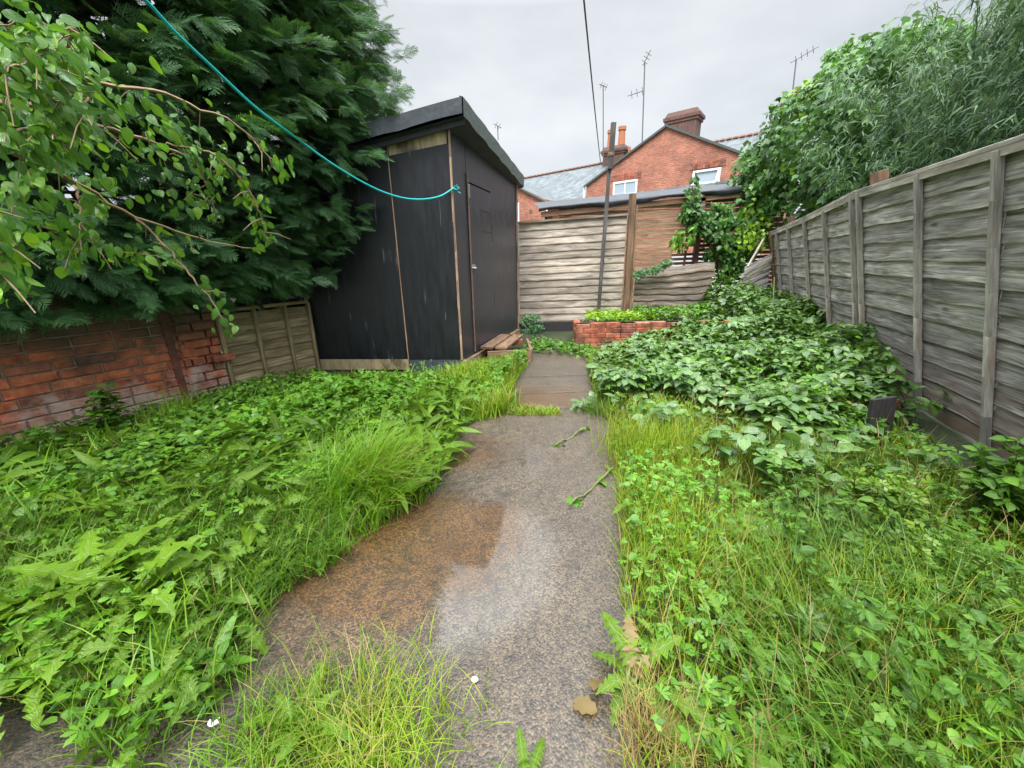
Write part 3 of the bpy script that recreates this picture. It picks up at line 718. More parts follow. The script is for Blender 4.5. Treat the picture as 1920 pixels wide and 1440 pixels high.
# ------------------------------------------------------------------ right fence (leans in over the garden)
FD = unit(np.array([.4, 1.0, 0])); FNn = np.array([-FD[1], FD[0], 0])       # along, and towards the garden
def fbase(y): return np.array([3.19 + .4 * (y - 2.36), y, 0.])
LEAN = .43 / 1.85
FUP = np.array([FNn[0] * LEAN, FNn[1] * LEAN, 1.0])
def build_right_fence():
    t = thing('lapped_fence', 'leaning grey weathered lap-panel fence along the right side above the brambles', 'fence', tuple(fbase(4.2)))
    rng = np.random.default_rng(5)
    Y = [.4, 2.22, 3.95, 5.5, 7.3]           # panel joints
    ytop = lambda y: float(np.interp(y, [.4, 2.2, 3.9, 4.9, 7.4], [1.82, 1.84, 1.87, 1.80, 1.70]))
    for a, b in zip(Y[:-1], Y[1:]):
        mb = MB(); n = 12; A, B = fbase(a - .012), fbase(b + .012)
        H = (min(ytop(a), ytop(b)) - .05); hh = H / n; z = .0
        zs = [.02]
        for i in range(n): zs.append(zs[-1] + hh * rng.uniform(.85, 1.15))
        sc = H / zs[-1]
        for i in range(n): waney(mb, A, B, zs[i] * sc, (zs[i + 1] - zs[i]) * sc + .03, FNn, rng, .016, 30, .0045, lean=FUP)
        mb.build('boards', M['fence_grey'], t, mat2=M['lip_grey'])
        mb = MB(); q0 = A + FUP * (ytop(a) - .02) + FNn * .02; q1 = B + FUP * (ytop(b) - .02) + FNn * .02
        mb.beam(q0 - FNn * .0, q1 - FNn * .0, .075, .028, FUP); mb.beam(q0 - [0, 0, .04] + FNn * .012, q1 - [0, 0, .04] + FNn * .012, .028, .05, FUP)
        mb.build('capping_rail', M['batten_grey'], t, bevel=.003)
    for y in (1.4, 2.22, 2.94, 3.88, 4.03, 4.77, 5.48, 6.26, 6.95):
        mb = MB(); q = fbase(y) + FNn * .052; k = 7; zz = np.linspace(.0, ytop(y) - .05, k + 1); w = .042 if y > 1.6 else .05
        j = [rng.normal(0, .002, 2) for _ in range(k + 1)]
        for i in range(k): mb.beam(q + FUP * zz[i] + FD * j[i][0], q + FUP * zz[i + 1] + FD * j[i + 1][0], .036, w, FD)
        mb.build('batten', M['batten_grey'], t, bevel=.002)
    for (y, zt, w) in ((3.78, 1.98, .10), (6.5, 1.86, .09)):
        mb = MB(); q = fbase(y) - FNn * .07; mb.beam(q, q + FUP * zt, w, w, FD); mb.build('post', M['post_brown'], t, bevel=.004)
    q = fbase(7.34) + FNn * .03
    mb = MB(); mb.beam(q, q + FUP * 1.70, .095, .095, FD); tag(mb.build('post', M['post_brown'], t, bevel=.004), 'brown and white stained end post')
build_right_fence()

# ------------------------------------------------------------------ back fence
BF0 = np.array([.13, 7.12, 0]); BF1 = np.array([2.02, 7.14, 0])
def build_back_fence():
    t = thing('panel_fence', 'pale wavy-board fence panel across the end of the garden beside the shed', 'fence', (1.1, 7.13, 0))
    rng = np.random.default_rng(8); n = np.array([0, -1., 0]); mb = MB()
    ztl, ztr, K = 1.88, 1.98, 14
    for i in range(K):
        z0 = .19 + (ztl - .22) * i / K; z0r = .19 + (ztr - .22) * i / K
        waney(mb, BF0, BF1, z0, (ztl - .2) / K + .035, n, rng, .010, 34, .0035, zfun=lambda u, d=z0r - z0: d * u)
    mb.build('boards', M['fence_pale'], t, mat2=M['lip_tan'])
    mb = MB(); mb.beam(BF0 + [0, -.02, ztl], BF1 + [0, -.02, ztr], .07, .03); mb.build('capping_rail', M['fence_broken'], t)
    mb = MB(); mb.beam(BF0 + [.02, -.045, .17], BF0 + [.02, -.045, ztl - .02], .035, .04, (0, 1, 0)); mb.build('batten', M['fence_pale'], t)
    mb = MB(); mb.beam(BF0 + [0, -.01, .085], BF1 + [0, -.01, .085], .04, .17); mb.build('gravel_board', M['black_board'], t)
    p = np.array([2.115, 7.12, 0]); mb = MB(); mb.beam(p, p + [-.025, 0, 2.3], .10, .10, (0, 1, 0)); mb.build('post', M['post_brown'], t, bevel=.005)
    mb = MB(); mb.beam(p + [.085, .02, 0], p + [.065, .02, 2.12], .035, .04, (0, 1, 0)); mb.build('batten', M['post_brown'], t)
    t2 = thing('broken_fence_panel', 'low broken wavy fence panel with grey ragged boards right of the brown post', 'fence', (2.9, 7.2, 0))
    mb = MB(); a = np.array([2.24, 7.14, 0]); b = np.array([3.70, 7.22, 0])
    for i in range(8):
        z = .18 + .11 * i
        bb = b - [.02 * (i % 3), 0, 0]
        waney(mb, a, bb, z, .14, n, rng, .022, 30, .012, zfun=lambda u, i=i: .02 * u + .02 * math.sin(u * 5 + .4 * i) + .05 * u * (i / 7))
    mb.build('boards', M['fence_broken'], t2, mat2=M['lip_tan'])
    mb = MB(); mb.beam(b + [-.06, .01, .1], b + [-.06, .01, 1.12], .04, .035, (0, 1, 0)); mb.build('batten', M['fence_broken'], t2)
    # grey leaning piece by the end post
    t3 = thing('leaning_fence_panel', 'grey sloping fence remnant behind the end post of the leaning fence', 'fence', (4.5, 7.6, 0))
    mb = MB(); A = np.array([4.0, 7.5, 0]); B = np.array([4.82, 7.42, 0]); nn = unit(np.array([-.1, -1, 0]))
    for i in range(9): waney(mb, A + [.05 * i, 0, 0], B, .05 + .125 * i, .15, nn, rng, .02, 10, .012, zfun=lambda u: .25 * (u - .5))
    mb.build('boards', M['fence_grey'], t3)
    mb = MB(); mb.beam(D(1402, 500, 7.2), D(1432, 448, 7.45), .03, .03); mb.build('broken_lath', M['fence_pale'], t3)
build_back_fence()

# ------------------------------------------------------------------ shelter with slatted wall behind the fence
def build_shelter():
    t = thing('slatted_shelter', 'lean-to with tan slatted wall and black felt roof behind the back fence', 'shelter', (3., 8.2, 0))
    y = 8.25; rng = np.random.default_rng(4)
    xl, xp, xr = D(1048, 400, y)[0], D(1312, 400, y)[0], D(1470, 400, y)[0]
    ztop = lambda x: D(1048, 392, y)[2] + (x - xl) / (xr - xl) * (D(1440, 352, y)[2] - D(1048, 392, y)[2])
    xg = D(1258, 480, y)[0]; zg = D(1258, 470, y)[2]
    mb = MB(); z = 0.35; k = 0
    while z < ztop(xl) - .02:
        h = .088 * rng.uniform(.95, 1.05); x1 = xp - .04
        gap = .015
        mb.beam((xl, y, z + h / 2), ((xg if z < zg else x1), y, z + h / 2 + .03), .02, h - gap, (0, 0, 1)); z += h + .002; k += 1
    mb.build('slats', M['slat_tan'], t)
    mb = MB(); z = .3
    while z < zg - .03:
        mb.beam((xg + .01, y, z), (xp - .04, y, z + .01), .018, .055, (0, 0, 1)); z += .085
    z = .3
    while z < ztop(xr) - .08:
        gap = .085 if z < 1.75 else .1
        mb.beam((xp + .05, y, z), (xr, y, z + .03), .018, .06 if z < 1.75 else .088, (0, 0, 1)); z += gap
    mb.build('slats', M['slat_red'], t)
    mb = MB(); mb.beam((xp, y - .03, .2), (xp + .01, y - .03, ztop(xp) - .05), .09, .09, (0, 1, 0)); mb.build('post', M['slat_red'], t)
    mb = MB(); mb.beam((xg + .28, y - .02, .3), (xg + .28, y - .02, zg), .04, .03, (0, 1, 0)); mb.build('batten', M['slat_red'], t)
    for px in (1024, 1032):
        x = D(px, 400, y)[0]; mb = MB(); mb.beam((x, y + .1 * (px > 1030), .2), (x, y + .1 * (px > 1030), ztop(x) - .02), .05 + .05 * (px > 1030), .06, (0, 1, 0)); mb.build('post', M['slat_tan' if px > 1030 else 'black_board'], t)
    a = D(1010, 392, y - .1); b = D(1470, 346, y - .1)
    P = []
    for i in range(31):
        u = i / 30; p = a + (b - a) * u; w = .012 * math.sin(i * 1.3) + .02 * math.sin(i * .45)
        P.append([p + [0, 0, -.05 + w], p + [0, -.04, 0 + w * .5], p + [0, .0, .035], p + [0, 1.9, .36]])
    mb = MB(); mb.grid(P); mb.build('roof_felt', M['felt_black'], t, smooth=True)
    mb = MB(); mb.beam(a + [.05, .05, -.10], b + [0, .05, -.10], .05, .09); mb.build('fascia_board', M['post_brown'], t)
    w = MB(); w.box(D(1262, 500, 11.3)[0], D(1420, 500, 11.3)[0], 11.3, 11.45, 0, D(1300, 474, 11.3)[2])  # added white backing so the gaps between the slats show bright
    tag(w.build('gap_backing', M['plain_white']), 'added white backing that brightens the gaps in the slatted shelter', 'wall')
build_shelter()

# ------------------------------------------------------------------ houses
HD = unit(np.array([1, -.79, 0])); HN = np.array([HD[1], -HD[0], 0])       # along the street front (to the right), towards the garden
if HN[1] > 0: HN = -HN
def tiles(mb, a, b, n, r=.09):
    for i in range(n):
        p = a + (b - a) * (i + .5) / n; mb.tube([p - (b - a) / n * .42, p, p + (b - a) / n * .42], [r * .7, r * 1.1, r * .8], 8)
def window(parent, A, pxs, name='window', open_=False):
    """pxs: bottom-left, bottom-right, top-right, top-left pixels on the wall plane through A"""
    P = [ONP(x, y, A, HD) for x, y in pxs]
    c = [sum(p[i] for p in P) / 4 for i in range(3)]
    x0 = ((P[0] + P[3]) / 2 - A) @ HD; x1 = ((P[1] + P[2]) / 2 - A) @ HD; z0 = (P[0][2] + P[1][2]) / 2; z1 = (P[2][2] + P[3][2]) / 2
    pt = lambda u, z, o=0: A * [1, 1, 0] + HD * u + HN * o + [0, 0, z]
    f = MB(); w = .09
    for (a, b) in (((x0, z0), (x1, z0)), ((x0, z1), (x1, z1))): f.beam(pt(a[0], a[1] + (w / 2 if a[1] == z0 else -w / 2), .0), pt(b[0], b[1] + (w / 2 if b[1] == z0 else -w / 2), .0), .1, w)
    for u in (x0 + w / 2, x1 - w / 2): f.beam(pt(u, z0 + w, 0), pt(u, z1 - w, 0), w, .1, HN)
    if not open_: f.beam(pt((x0 + x1) / 2, z0 + w, 0), pt((x0 + x1) / 2, z1 - w, 0), .05, .09, HN)
    fr = f.build(name, M['white_upvc'], parent)
    g = MB(); g.face([pt(x0 + w, z0 + w, .02), pt(x1 - w, z0 + w, .02), pt(x1 - w, z1 - w, .02), pt(x0 + w, z1 - w, .02)]); g.build('pane', M['glass'], fr)
    s = MB(); s.beam(pt(x0 - .06, z0 - .05, .06), pt(x1 + .06, z0 - .05, .06), .16, .08); s.build('sill', M['white_upvc' if not open_ else 'mortar'], fr)
    if open_:
        o = MB(); zt = z1 - .05; zb = z0 + .12
        q = lambda u, s_: pt(u, zt + (zb - zt) * s_, .05 + .34 * s_)
        for a, b in ((q(x0 + .06, 0), q(x1 - .06, 0)), (q(x0 + .06, 1), q(x1 - .06, 1)), (q(x0 + .06, 0), q(x0 + .06, 1)), (q(x1 - .06, 0), q(x1 - .06, 1))): o.beam(a, b, .08, .05, HN)
        o.build('opening_sash', M['white_upvc'], fr)
        h = MB(); h.beam(pt(x0, z1 + .03, .03), pt(x1, z1 + .03, .03), .05, .05); h.build('lintel_shadow_strip', M['black_board'], fr)  # dark strip at the window head in place of the lintel's shadow
    return (x0, x1, z0, z1)
def wall_with_holes(mb, A, xs0, xs1, z0, ztopf, holes):
    pt = lambda u, z, o=0: A * [1, 1, 0] + HD * u + HN * o + [0, 0, z]
    cuts = sorted({xs0, xs1, 0.0, *[h[0] for h in holes], *[h[1] for h in holes]})
    cuts = [c for c in cuts if xs0 <= c <= xs1]
    for a, b in zip(cuts[:-1], cuts[1:]):
        hs = [h for h in holes if h[0] <= a + 1e-6 and h[1] >= b - 1e-6]
        segs = [(z0, None)]
        if hs: segs = [(z0, hs[0][2]), (hs[0][3], None)]
        for lo, hi in segs:
            ta, tb = (ztopf(a), ztopf(b)) if hi is None else (hi, hi)
            mb.face([pt(a, lo), pt(b, lo), pt(b, tb), pt(a, ta)], [(a, lo), (b, lo), (b, tb), (a, ta)])
    for h in holes:
        d = -.12
        mb.face([pt(h[0], h[2]), pt(h[0], h[3]), pt(h[0], h[3], d), pt(h[0], h[2], d)]); mb.face([pt(h[1], h[2]), pt(h[1], h[2], d), pt(h[1], h[3], d), pt(h[1], h[3])])
        mb.face([pt(h[0], h[3]), pt(h[1], h[3]), pt(h[1], h[3], d), pt(h[0], h[3], d)]); mb.face([pt(h[0], h[2]), pt(h[0], h[2], d), pt(h[1], h[2], d), pt(h[1], h[2])])
def chimney(parent, c, w, d, z0, z1, mat, pots=(), band=True, name='chimney'):
    mb = MB()
    r = lambda k, z: [c * [1, 1, 0] + HD * w / 2 * k * a + HN * d / 2 * k * b + [0, 0, z] for a, b in ((-1, -1), (1, -1), (1, 1), (-1, 1))]
    mb.hull(r(1, z0), r(1, z1 - .45))
    if band: mb.hull(r(1.1, z1 - .45), r(1.1, z1 - .33)); mb.hull(r(1.2, z1 - .33), r(1.2, z1 - .2))
    mb.hull(r(1.12, z1 - (.2 if band else .45)), r(.95, z1))
    o = mb.build(name, mat, parent)
    for (u, rr, h) in pots:
        p = c * [1, 1, 0] + HD * u + [0, 0, z1]; m2 = MB()
        m2.tube([p - [0, 0, .05], p + [0, 0, h * .8], p + [0, 0, h * .82], p + [0, 0, h]], [rr, rr * .85, rr * 1.05, rr * 1.05], 12); m2.tube([p + [0, 0, h], p + [0, 0, h * .7]], [rr * .8, rr * .8], 12)
        m2.build('chimney_pot', M['terracotta'], o)
    return o

HA = D(1250, 237, 20)                                  # gable apex
def build_houses():
    t = thing('brick_house', 'orange red brick house with gable end and two white windows beyond the fence', 'house', (float(HA[0]), float(HA[1]), 0))
    A0 = HA * [1, 1, 0]; half = 4.0; ze = ONP(1100, 348, HA, HD)[2]; xe = (ONP(1100, 348, HA, HD) - HA) @ HD
    sl = (HA[2] - ze) / -xe; x1 = 4.6
    ztf = lambda u: HA[2] - abs(u) * sl
    h1 = window(t, A0, [(1150, 368), (1195, 366), (1195, 337), (1150, 341)])
    h2 = window(t, A0, [(1298, 352), (1350, 350), (1351, 314), (1299, 321)], open_=True)
    mb = MB(); wall_with_holes(mb, A0, xe, x1, 0, ztf, [h1, h2])
    pt = lambda u, z, o=0: A0 + HD * u + HN * o + [0, 0, z]
    BKD = -9.
    for u in (xe, x1): mb.face([pt(u, 0), pt(u, ztf(u)), pt(u, ztf(u), BKD), pt(u, 0, BKD)])
    mb.build('gable_wall', M['brick_house'], t)
    for h in (h1, h2):      # soldier-course arches
        m2 = MB()
        for i in range(14):
            u = h[0] - .1 + (h[1] - h[0] + .2) * i / 13; m2.beam(pt(u, h[3] + .05, .012), pt(u, h[3] + .30, .012), .075, .03, HN)
        m2.build('soldier_course', M['brick_bed'], t)
    mb = MB()
    for s, e in ((-1, xe - .12), (1, x1 + .12)):
        mb.face([pt(0, HA[2] + .05, .08), pt(e, ztf(e) + .05, .08), pt(e, ztf(e) + .05, BKD), pt(0, HA[2] + .05, BKD)])
    ro = mb.build('roof', M['slate'], t)
    mb = MB()
    for e in (xe - .12, x1 + .12): mb.beam(pt(0, HA[2] + .02, .07), pt(e, ztf(e) + .02, .07), .06, .09)
    mb.build('verge_board', M['felt'], ro)
    cc = ONP(1281, 240, HA - HN * 1.2, HD)
    chimney(ro, cc, 1.35, .8, HA[2] - 1.6, D(1280, 211, cc[1])[2], M['brick_dark'])
    mb = MB(); mb.beam(pt(xe - .15, ze - .05, .0), pt(xe - .15, 0, 0), .09, .09); mb.build('downpipe', M['white_upvc'], t)

    # terrace behind: main range with ridge parallel to the gable wall
    RB = D(1135, 308, 26.5); r0 = ONP(930, 345, RB, HD); r1 = ONP(1480, 248, RB, HD); zr = RB[2]
    r0[2] = zr - .05; r1[2] = zr + .15
    t2 = thing('terraced_house', 'long slate-roofed terrace with brick rear wing and tall chimney, left of the gabled house', 'house', (float(RB[0]), float(RB[1]), 0))
    dn = 4.6; drop = 2.7
    mb = MB(); mb.face([r0 + HN * dn - [0, 0, drop], r1 + HN * dn - [0, 0, drop], r1, r0]); mb.face([r1, r1 - HN * dn - [0, 0, drop], r0 - HN * dn - [0, 0, drop], r0])
    ro = mb.build('roof', M['slate'], t2)
    mb = MB(); n = 60; tiles(mb, r0 + [0, 0, .03], r1 + [0, 0, .03], n, .1); mb.build('ridge_tiles', M['ridge'], ro, smooth=True)
    mb = MB()
    e0 = r0 + HN * (dn - .2); e1 = r1 + HN * (dn - .2); zz = zr - drop - .02
    mb.face([e0 * [1, 1, 0], e1 * [1, 1, 0], e1 * [1, 1, 0] + [0, 0, zz], e0 * [1, 1, 0] + [0, 0, zz]])
    g0, g1 = r0 - HN * (dn - .2), r1 - HN * (dn - .2)
    mb.face([g1 * [1, 1, 0], g0 * [1, 1, 0], g0 * [1, 1, 0] + [0, 0, zz], g1 * [1, 1, 0] + [0, 0, zz]])
    mb.build('wall', M['brick_house'], t2)
    cc = ONP(1155, 300, RB, HD)
    zc = D(1155, 276, cc[1])[2]
    o = chimney(ro, cc, 1.3, .9, zr - .9, zc, M['brick_dark'], [(-.42, .2, .95), (.28, .22, 1.0)])
    cc2 = ONP(1178, 290, RB, HD); m2 = MB(); m2.tube([cc2 * [1, 1, 0] + [0, 0, zr], cc2 * [1, 1, 0] + [0, 0, D(1178, 276, cc2[1])[2]]], .13, 12); m2.build('chimney_pot', M['terracotta'], ro)
    # rear wing at the left: gable slope down to the right
    WP = D(1024, 374, 21.5); wa = ONP(958, 344, WP, HD); we = ONP(1024, 374, WP, HD)
    W0 = we * [1, 1, 0]; ue = 0.; sl2 = (wa[2] - we[2]) / abs((wa - we) @ HD); ptw = lambda u, z, o=0: W0 + HD * u + HN * o + [0, 0, z]
    wz = lambda u: we[2] + (-u) * sl2 if u > -2.6 else we[2] + 2.6 * sl2 - (-u - 2.6) * sl2
    hp = [ONP(x, y, W0, HD) for x, y in ((955, 418), (974, 416), (974, 380), (955, 382))]
    hx = ((hp[0] - W0) @ HD, (hp[1] - W0) @ HD); 
    mb = MB()
    cuts = [-5.2, -2.6, hx[0], hx[1], 0.]
    cuts = sorted(cuts)
    for a, b in zip(cuts[:-1], cuts[1:]):
        if abs(a - hx[0]) < 1e-6:
            mb.face([ptw(a, 0), ptw(b, 0), ptw(b, hp[0][2]), ptw(a, hp[0][2])], [(a, 0), (b, 0), (b, hp[0][2]), (a, hp[0][2])])
            mb.face([ptw(a, hp[2][2]), ptw(b, hp[2][2]), ptw(b, wz(b)), ptw(a, wz(a))], [(a, hp[2][2]), (b, hp[2][2]), (b, wz(b)), (a, wz(a))])
        else: mb.face([ptw(a, 0), ptw(b, 0), ptw(b, wz(b)), ptw(a, wz(a))], [(a, 0), (b, 0), (b, wz(b)), (a, wz(a))])
    mb.face([ptw(0, 0), ptw(0, 0, -5), ptw(0, we[2], -5), ptw(0, we[2])])
    mb.build('wing_wall', M['brick_house'], t2)
    window(t2, W0, [(955, 418), (974, 416), (974, 380), (955, 382)])
    mb = MB(); pk = we[2] + 2.6 * sl2
    mb.face([ptw(.3, we[2] - .25, .1), ptw(.3, we[2] - .25, -5.5), ptw(-2.6, pk + .06, -5.5), ptw(-2.6, pk + .06, .1)]); mb.face([ptw(-2.6, pk + .06, .1), ptw(-2.6, pk + .06, -5.5), ptw(-5.4, we[2] - .1, -5.5), ptw(-5.4, we[2] - .1, .1)])
    mb.build('wing_roof', M['slate'], t2)
    mb = MB(); mb.beam(ptw(.3, we[2] - .25, .12), ptw(-2.6, pk + .05, .12), .05, .08); mb.build('verge_board', M['felt'], t2)
    mb = MB(); mb.beam(ptw(.28, we[2] - .3, .05), ptw(.28, we[2] - .3, -5), .1, .08); mb.build('gutter', M['white_upvc'], t2)
    mb = MB(); mb.beam(ptw(.08, we[2] - .3, .06), ptw(.08, 0, .06), .09, .09); mb.build('downpipe', M['white_upvc'], t2)
    mb = MB(); v = ONP(995, 395, W0, HD); mb.tube([v - HN * .05, v + HN * .02], [.12, .12], 10); mb.tube([v + HN * .02, v + HN * .03], [.12, .04], 10); mb.build('flue_vent', M['mortar'], t2)

    # TV aerials
    def aerial(label, base, top, arms, y, r=.028):
        a = D(*base, y); b = D(*top, y); th = thing('tv_aerial', label, 'tv aerial', tuple(a), 'tv aerials on the house roofs')
        mb = MB(); mb.tube([a, b], r, 6); mb.build('mast', M['aerial'], th)
        for (p, q, nel) in arms:
            P = D(*p, y); Q = D(*q, y) + [0, .0, 0]; mb = MB(); mb.tube([P, Q], r * .7, 6)
            d = unit(Q - P); s = unit(np.cross(d, (0, 1, .25)))
            for i in range(nel):
                c = P + (Q - P) * (i + .5) / nel; sd = (s if i % 2 else unit(np.cross(d, s))) ; ln = .16
                mb.tube([c - sd * ln, c + sd * ln], r * .45, 4)
            mb.build('antenna_arm', M['aerial'], th)
    aerial('slim mast with small bristly head above the left chimney stack', (1131, 310), (1131, 160), [((1124, 158), (1138, 164), 6)], 25.5)
    aerial('tall mast with two stick arms rising left of the gable peak', (1204, 268), (1209, 118), [((1206, 122), (1219, 95), 7), ((1177, 180), (1207, 170), 6)], 21.5)
    aerial('tilted mast with long arm rising above the ivy on the right', (1483, 200), (1493, 112), [((1484, 117), (1533, 88), 9)], 22)
    aerial('tiny aerial peeping over the edge of the shed roof', (934, 262), (933, 236), [((926, 232), (940, 240), 5)], 24)
    # chimney top seen just above the ivy
    c = D(1493, 190, 23.); th = thing('brick_chimney', 'small dark chimney top beside the tilted aerial above the ivy', 'chimney', (float(c[0]), float(c[1]), 0))
    chimney(th, c, 1.1, .7, 0, D(1493, 184, 23)[2], M['brick_dark'], [(.0, .15, .3)], name='stack')
    mb = MB(); P0 = D(1126, 305, 26); P1 = D(1094, -8, 11)
    pts = [P0 + (P1 - P0) * u - np.array([0, 0, .5]) * 4 * u * (1 - u) * .15 for u in np.linspace(0, 1.25, 30)]
    mb.tube(pts, .022, 6); tag(mb.build('overhead_cable', M['cable']), 'long dark cable slanting up from the left chimney into the sky', 'cable')
build_houses()

# ------------------------------------------------------------------ brick work of the garden
def bricks(mb, p0, p1, z0, z1, nrm_, rng, bl=.215, bh=.065, mt=.010, depth=.1, broken=0., lean=0., skip=None):
    p0 = np.array(p0, float); p1 = np.array(p1, float); d = unit((p1 - p0) * [1, 1, 0]); Ln = np.linalg.norm((p1 - p0)[:2])
    r = 0; z = z0
    while z + bh <= z1 + .001:
        s = -rng.uniform(0, bl) if r % 2 else 0.
        while s < Ln - .02:
            b = bl if rng.random() > .12 else bl * .48
            a, e = max(s, 0), min(s + b, Ln)
            if e - a > .03 and not (skip and skip(a, e, z)) and rng.random() > broken:
                j = rng.normal(0, .0025, 8); o = rng.normal(0, .003)
                c = .006
                f = [p0 + d * (a + c + j[0]) + [0, 0, z + c + j[1]], p0 + d * (e - c + j[2]) + [0, 0, z + c + j[3]], p0 + d * (e - c + j[4]) + [0, 0, z + bh - c + j[5]], p0 + d * (a + c + j[6]) + [0, 0, z + bh - c + j[7]]]
                g = [p0 + d * a + [0, 0, z], p0 + d * e + [0, 0, z], p0 + d * e + [0, 0, z + bh], p0 + d * a + [0, 0, z + bh]]
                F_ = [q + nrm_ * (o + .008) for q in f]; Gq = [q + nrm_ * (o + .001) for q in g]; Bk = [q - nrm_ * depth for q in g]
                i0 = len(mb.v); mb.v.extend([tuple(q) for q in F_ + Gq + Bk])
                fs = [[0, 1, 2, 3]] + [[4 + k, 4 + (k + 1) % 4, (k + 1) % 4, k] for k in range(4)] + [[8 + k, 8 + (k + 1) % 4, 4 + (k + 1) % 4, 4 + k] for k in range(4)]
                for q in fs:
                    mb.f.append([i0 + k for k in q]); mb.uv.extend([(a, z)] * 4)
            s += b + mt
        z += bh + mt; r += 1
WL0 = G(-260, 930); WL1 = G(435, 745)
WD = unit((WL1 - WL0) * [1, 1, 0]); WN = np.array([WD[1], -WD[0], 0])
def build_brick_wall():
    rng = np.random.default_rng(3)
    t = thing('brick_wall', 'old red brick garden wall with whitened lower courses under the conifer', 'wall', tuple(WL1))
    Lw = np.linalg.norm(WL1 - WL0); pe = Lw - .30
    mb = MB(); bricks(mb, WL0, WL0 + WD * pe, .0, 1.10, WN, rng, bl=.22, bh=.068); mb.build('brickwork', M['brick_garden'], t)
    mb = MB(); a = WL0 - WN * .003; b = a + WD * (Lw); mb.hull([a, b, b - WN * .1, a - WN * .1], [p + [0, 0, 1.1] for p in (a, b, b - WN * .1, a - WN * .1)]); mb.build('mortar_bed', M['mortar'], t)
    mb = MB(); a = WL0 + WD * pe + WN * .03; bricks(mb, a, WL0 + WD * Lw + WN * .03, .0, .92, WN, rng, bl=.2, bh=.066, mt=.012, skip=lambda s, e, z: z > .8 and s > .15)
    bricks(mb, a, a - WN * .05, 0, .92, -WD, rng, bl=.05); o = mb.build('pier', M['brick_garden'], t)
    mb = MB(); q0 = WL0 + WD * (pe - .06) + WN * .006; mb.beam(q0, q0 + [0, 0, 1.05], .055, .03, WN); mb.build('recess_shade_strip', M['brick_dark_brown'], t)  # dark strip standing in for a shaded, brown-stained recess
    mb = MB()
    q = WL0 + WD * (Lw - .02); c = q + [0, 0, .42] + WN * .05; mb.beam(c - WD * .08, c + WD * .1, .09, .06); tag(mb.build('loose_half_brick', M['brick_bed'], t, bevel=.006), 'bright orange half brick jutting from the pier')
build_brick_wall()
def build_left_panel():
    rng = np.random.default_rng(13)
    t = thing('low_fence_panel', 'short olive-tan lapped fence panel between the brick pier and the shed', 'fence', (-2.6, 4.2, 0))
    A = G(437, 744); B = np.array([SB[0] - .02, SB[1] - .03, 0]); d = unit((B - A)); n = np.array([d[1], -d[0], 0]); mb = MB()
    for i in range(8): waney(mb, A, B, .03 + .094 * i, .115, n, rng, .018, 16, .006)
    mb.build('boards', M['fence_olive'], t)
    for u in (.012, .36, .70, .99):
        mb = MB(); q = A + (B - A) * u + n * .045; mb.beam(q, q + [0, 0, .84], .035, .03, n); mb.build('batten', M['fence_olive'], t, bevel=.002)
    mb = MB(); mb.beam(A + [0, 0, .85] + n * .02, B + [0, 0, .85] + n * .02, .06, .03); mb.build('capping_rail', M['fence_olive'], t)
build_left_panel()
def build_bed():
    rng = np.random.default_rng(17)
    t = thing('raised_brick_bed', 'low red brick raised bed full of yellow-green plants at the end of the path', 'raised bed', (1.8, 6.3, 0))
    a = G(1078, 653); b = np.array([3.5, a[1] + .02, 0]); d = unit(b - a); n = np.array([d[1], -d[0], 0])
    mb = MB(); bricks(mb, a, b, 0, .37, n, rng, bl=.215, bh=.066, depth=.1, mt=.008)
    bk = a + np.array([.12, .9, 0]); bricks(mb, bk, a, 0, .37, unit(np.array([-.9, .12, 0])), rng, bl=.215, bh=.068, depth=.1)
    # open brick tops
    for i in range(11):
        p = a + d * (.11 + i * .222); mb.hull([p - d * .105 - n * .1, p + d * .105 - n * .1, p + d * .105 + n * .004, p - d * .105 + n * .004], [q + [0, 0, .362 + .003 * (i % 3)] for q in (p - d * .105 - n * .1, p + d * .105 - n * .1, p + d * .105 + n * .004, p - d * .105 + n * .004)], L=.1)
    mb.build('brickwork', M['brick_bed'], t)
    mb = MB(); q = [a + d * .1 - n * .1, b - n * .1, b + [0, .75, 0], a + [.2, .8, 0]]; mb.hull(q, [p + [0, 0, .31] for p in q]); mb.build('soil', M['soil'], t)
build_bed()

def loose(name, label, cat, c, size, rot, mat, bev=.008):
    x, y, z = size; mb = MB(); mb.box(-x / 2, x / 2, -y / 2, y / 2, 0, z); o = mb.build(name, mat, bevel=bev)
    o.location = tuple(c); o.rotation_euler = rot; return tag(o, label, cat)
loose('loose_brick', 'single orange-red brick resting by the far corner of the shed', 'brick', G(965, 645, .1), (.24, .12, .07), (.1, .05, .9), M['brick_bed'])
loose('loose_brick', 'broken orange brick on the soil in front of the low fence panel', 'brick', G(565, 712, .03), (.16, .09, .06), (.05, .1, .3), M['brick_bed'])
loose('loose_brick', 'dull brick half sunk under the fence at the right by the nettles', 'brick', G(1700, 920, .03), (.22, .1, .05), (.0, .1, .5), M['brick_bed'])
def build_step():
    t = thing('wooden_step', 'damp brown wooden step of old planks beside the shed door', 'step', tuple(G(960, 680)))
    A = G(915, 684, .0); B = G(996, 680, .0); C = SA + (SFc - SA) * .6; Cc = SA + (SFc - SA) * .25
    mb = MB(); mb.beam(A + [0, 0, .09], B + [0, 0, .09], .035, .17); mb.beam(B + [.0, .02, .09], B + [-.02, .75, .09], .035, .17); mb.build('riser', M['post_brown'], t, bevel=.003)
    mb = MB(); q0 = Cc * [1, 1, 0] + [.09, -.12, .19]; q1 = C * [1, 1, 0] + [.09, 0, .19]
    mb.beam(q0, q1, .16, .03); mb.beam(q0 + [.19, -.04, .002], q1 + [.18, -.04, .002], .15, .03); mb.build('tread', M['post_brown'], t, bevel=.003)
build_step()
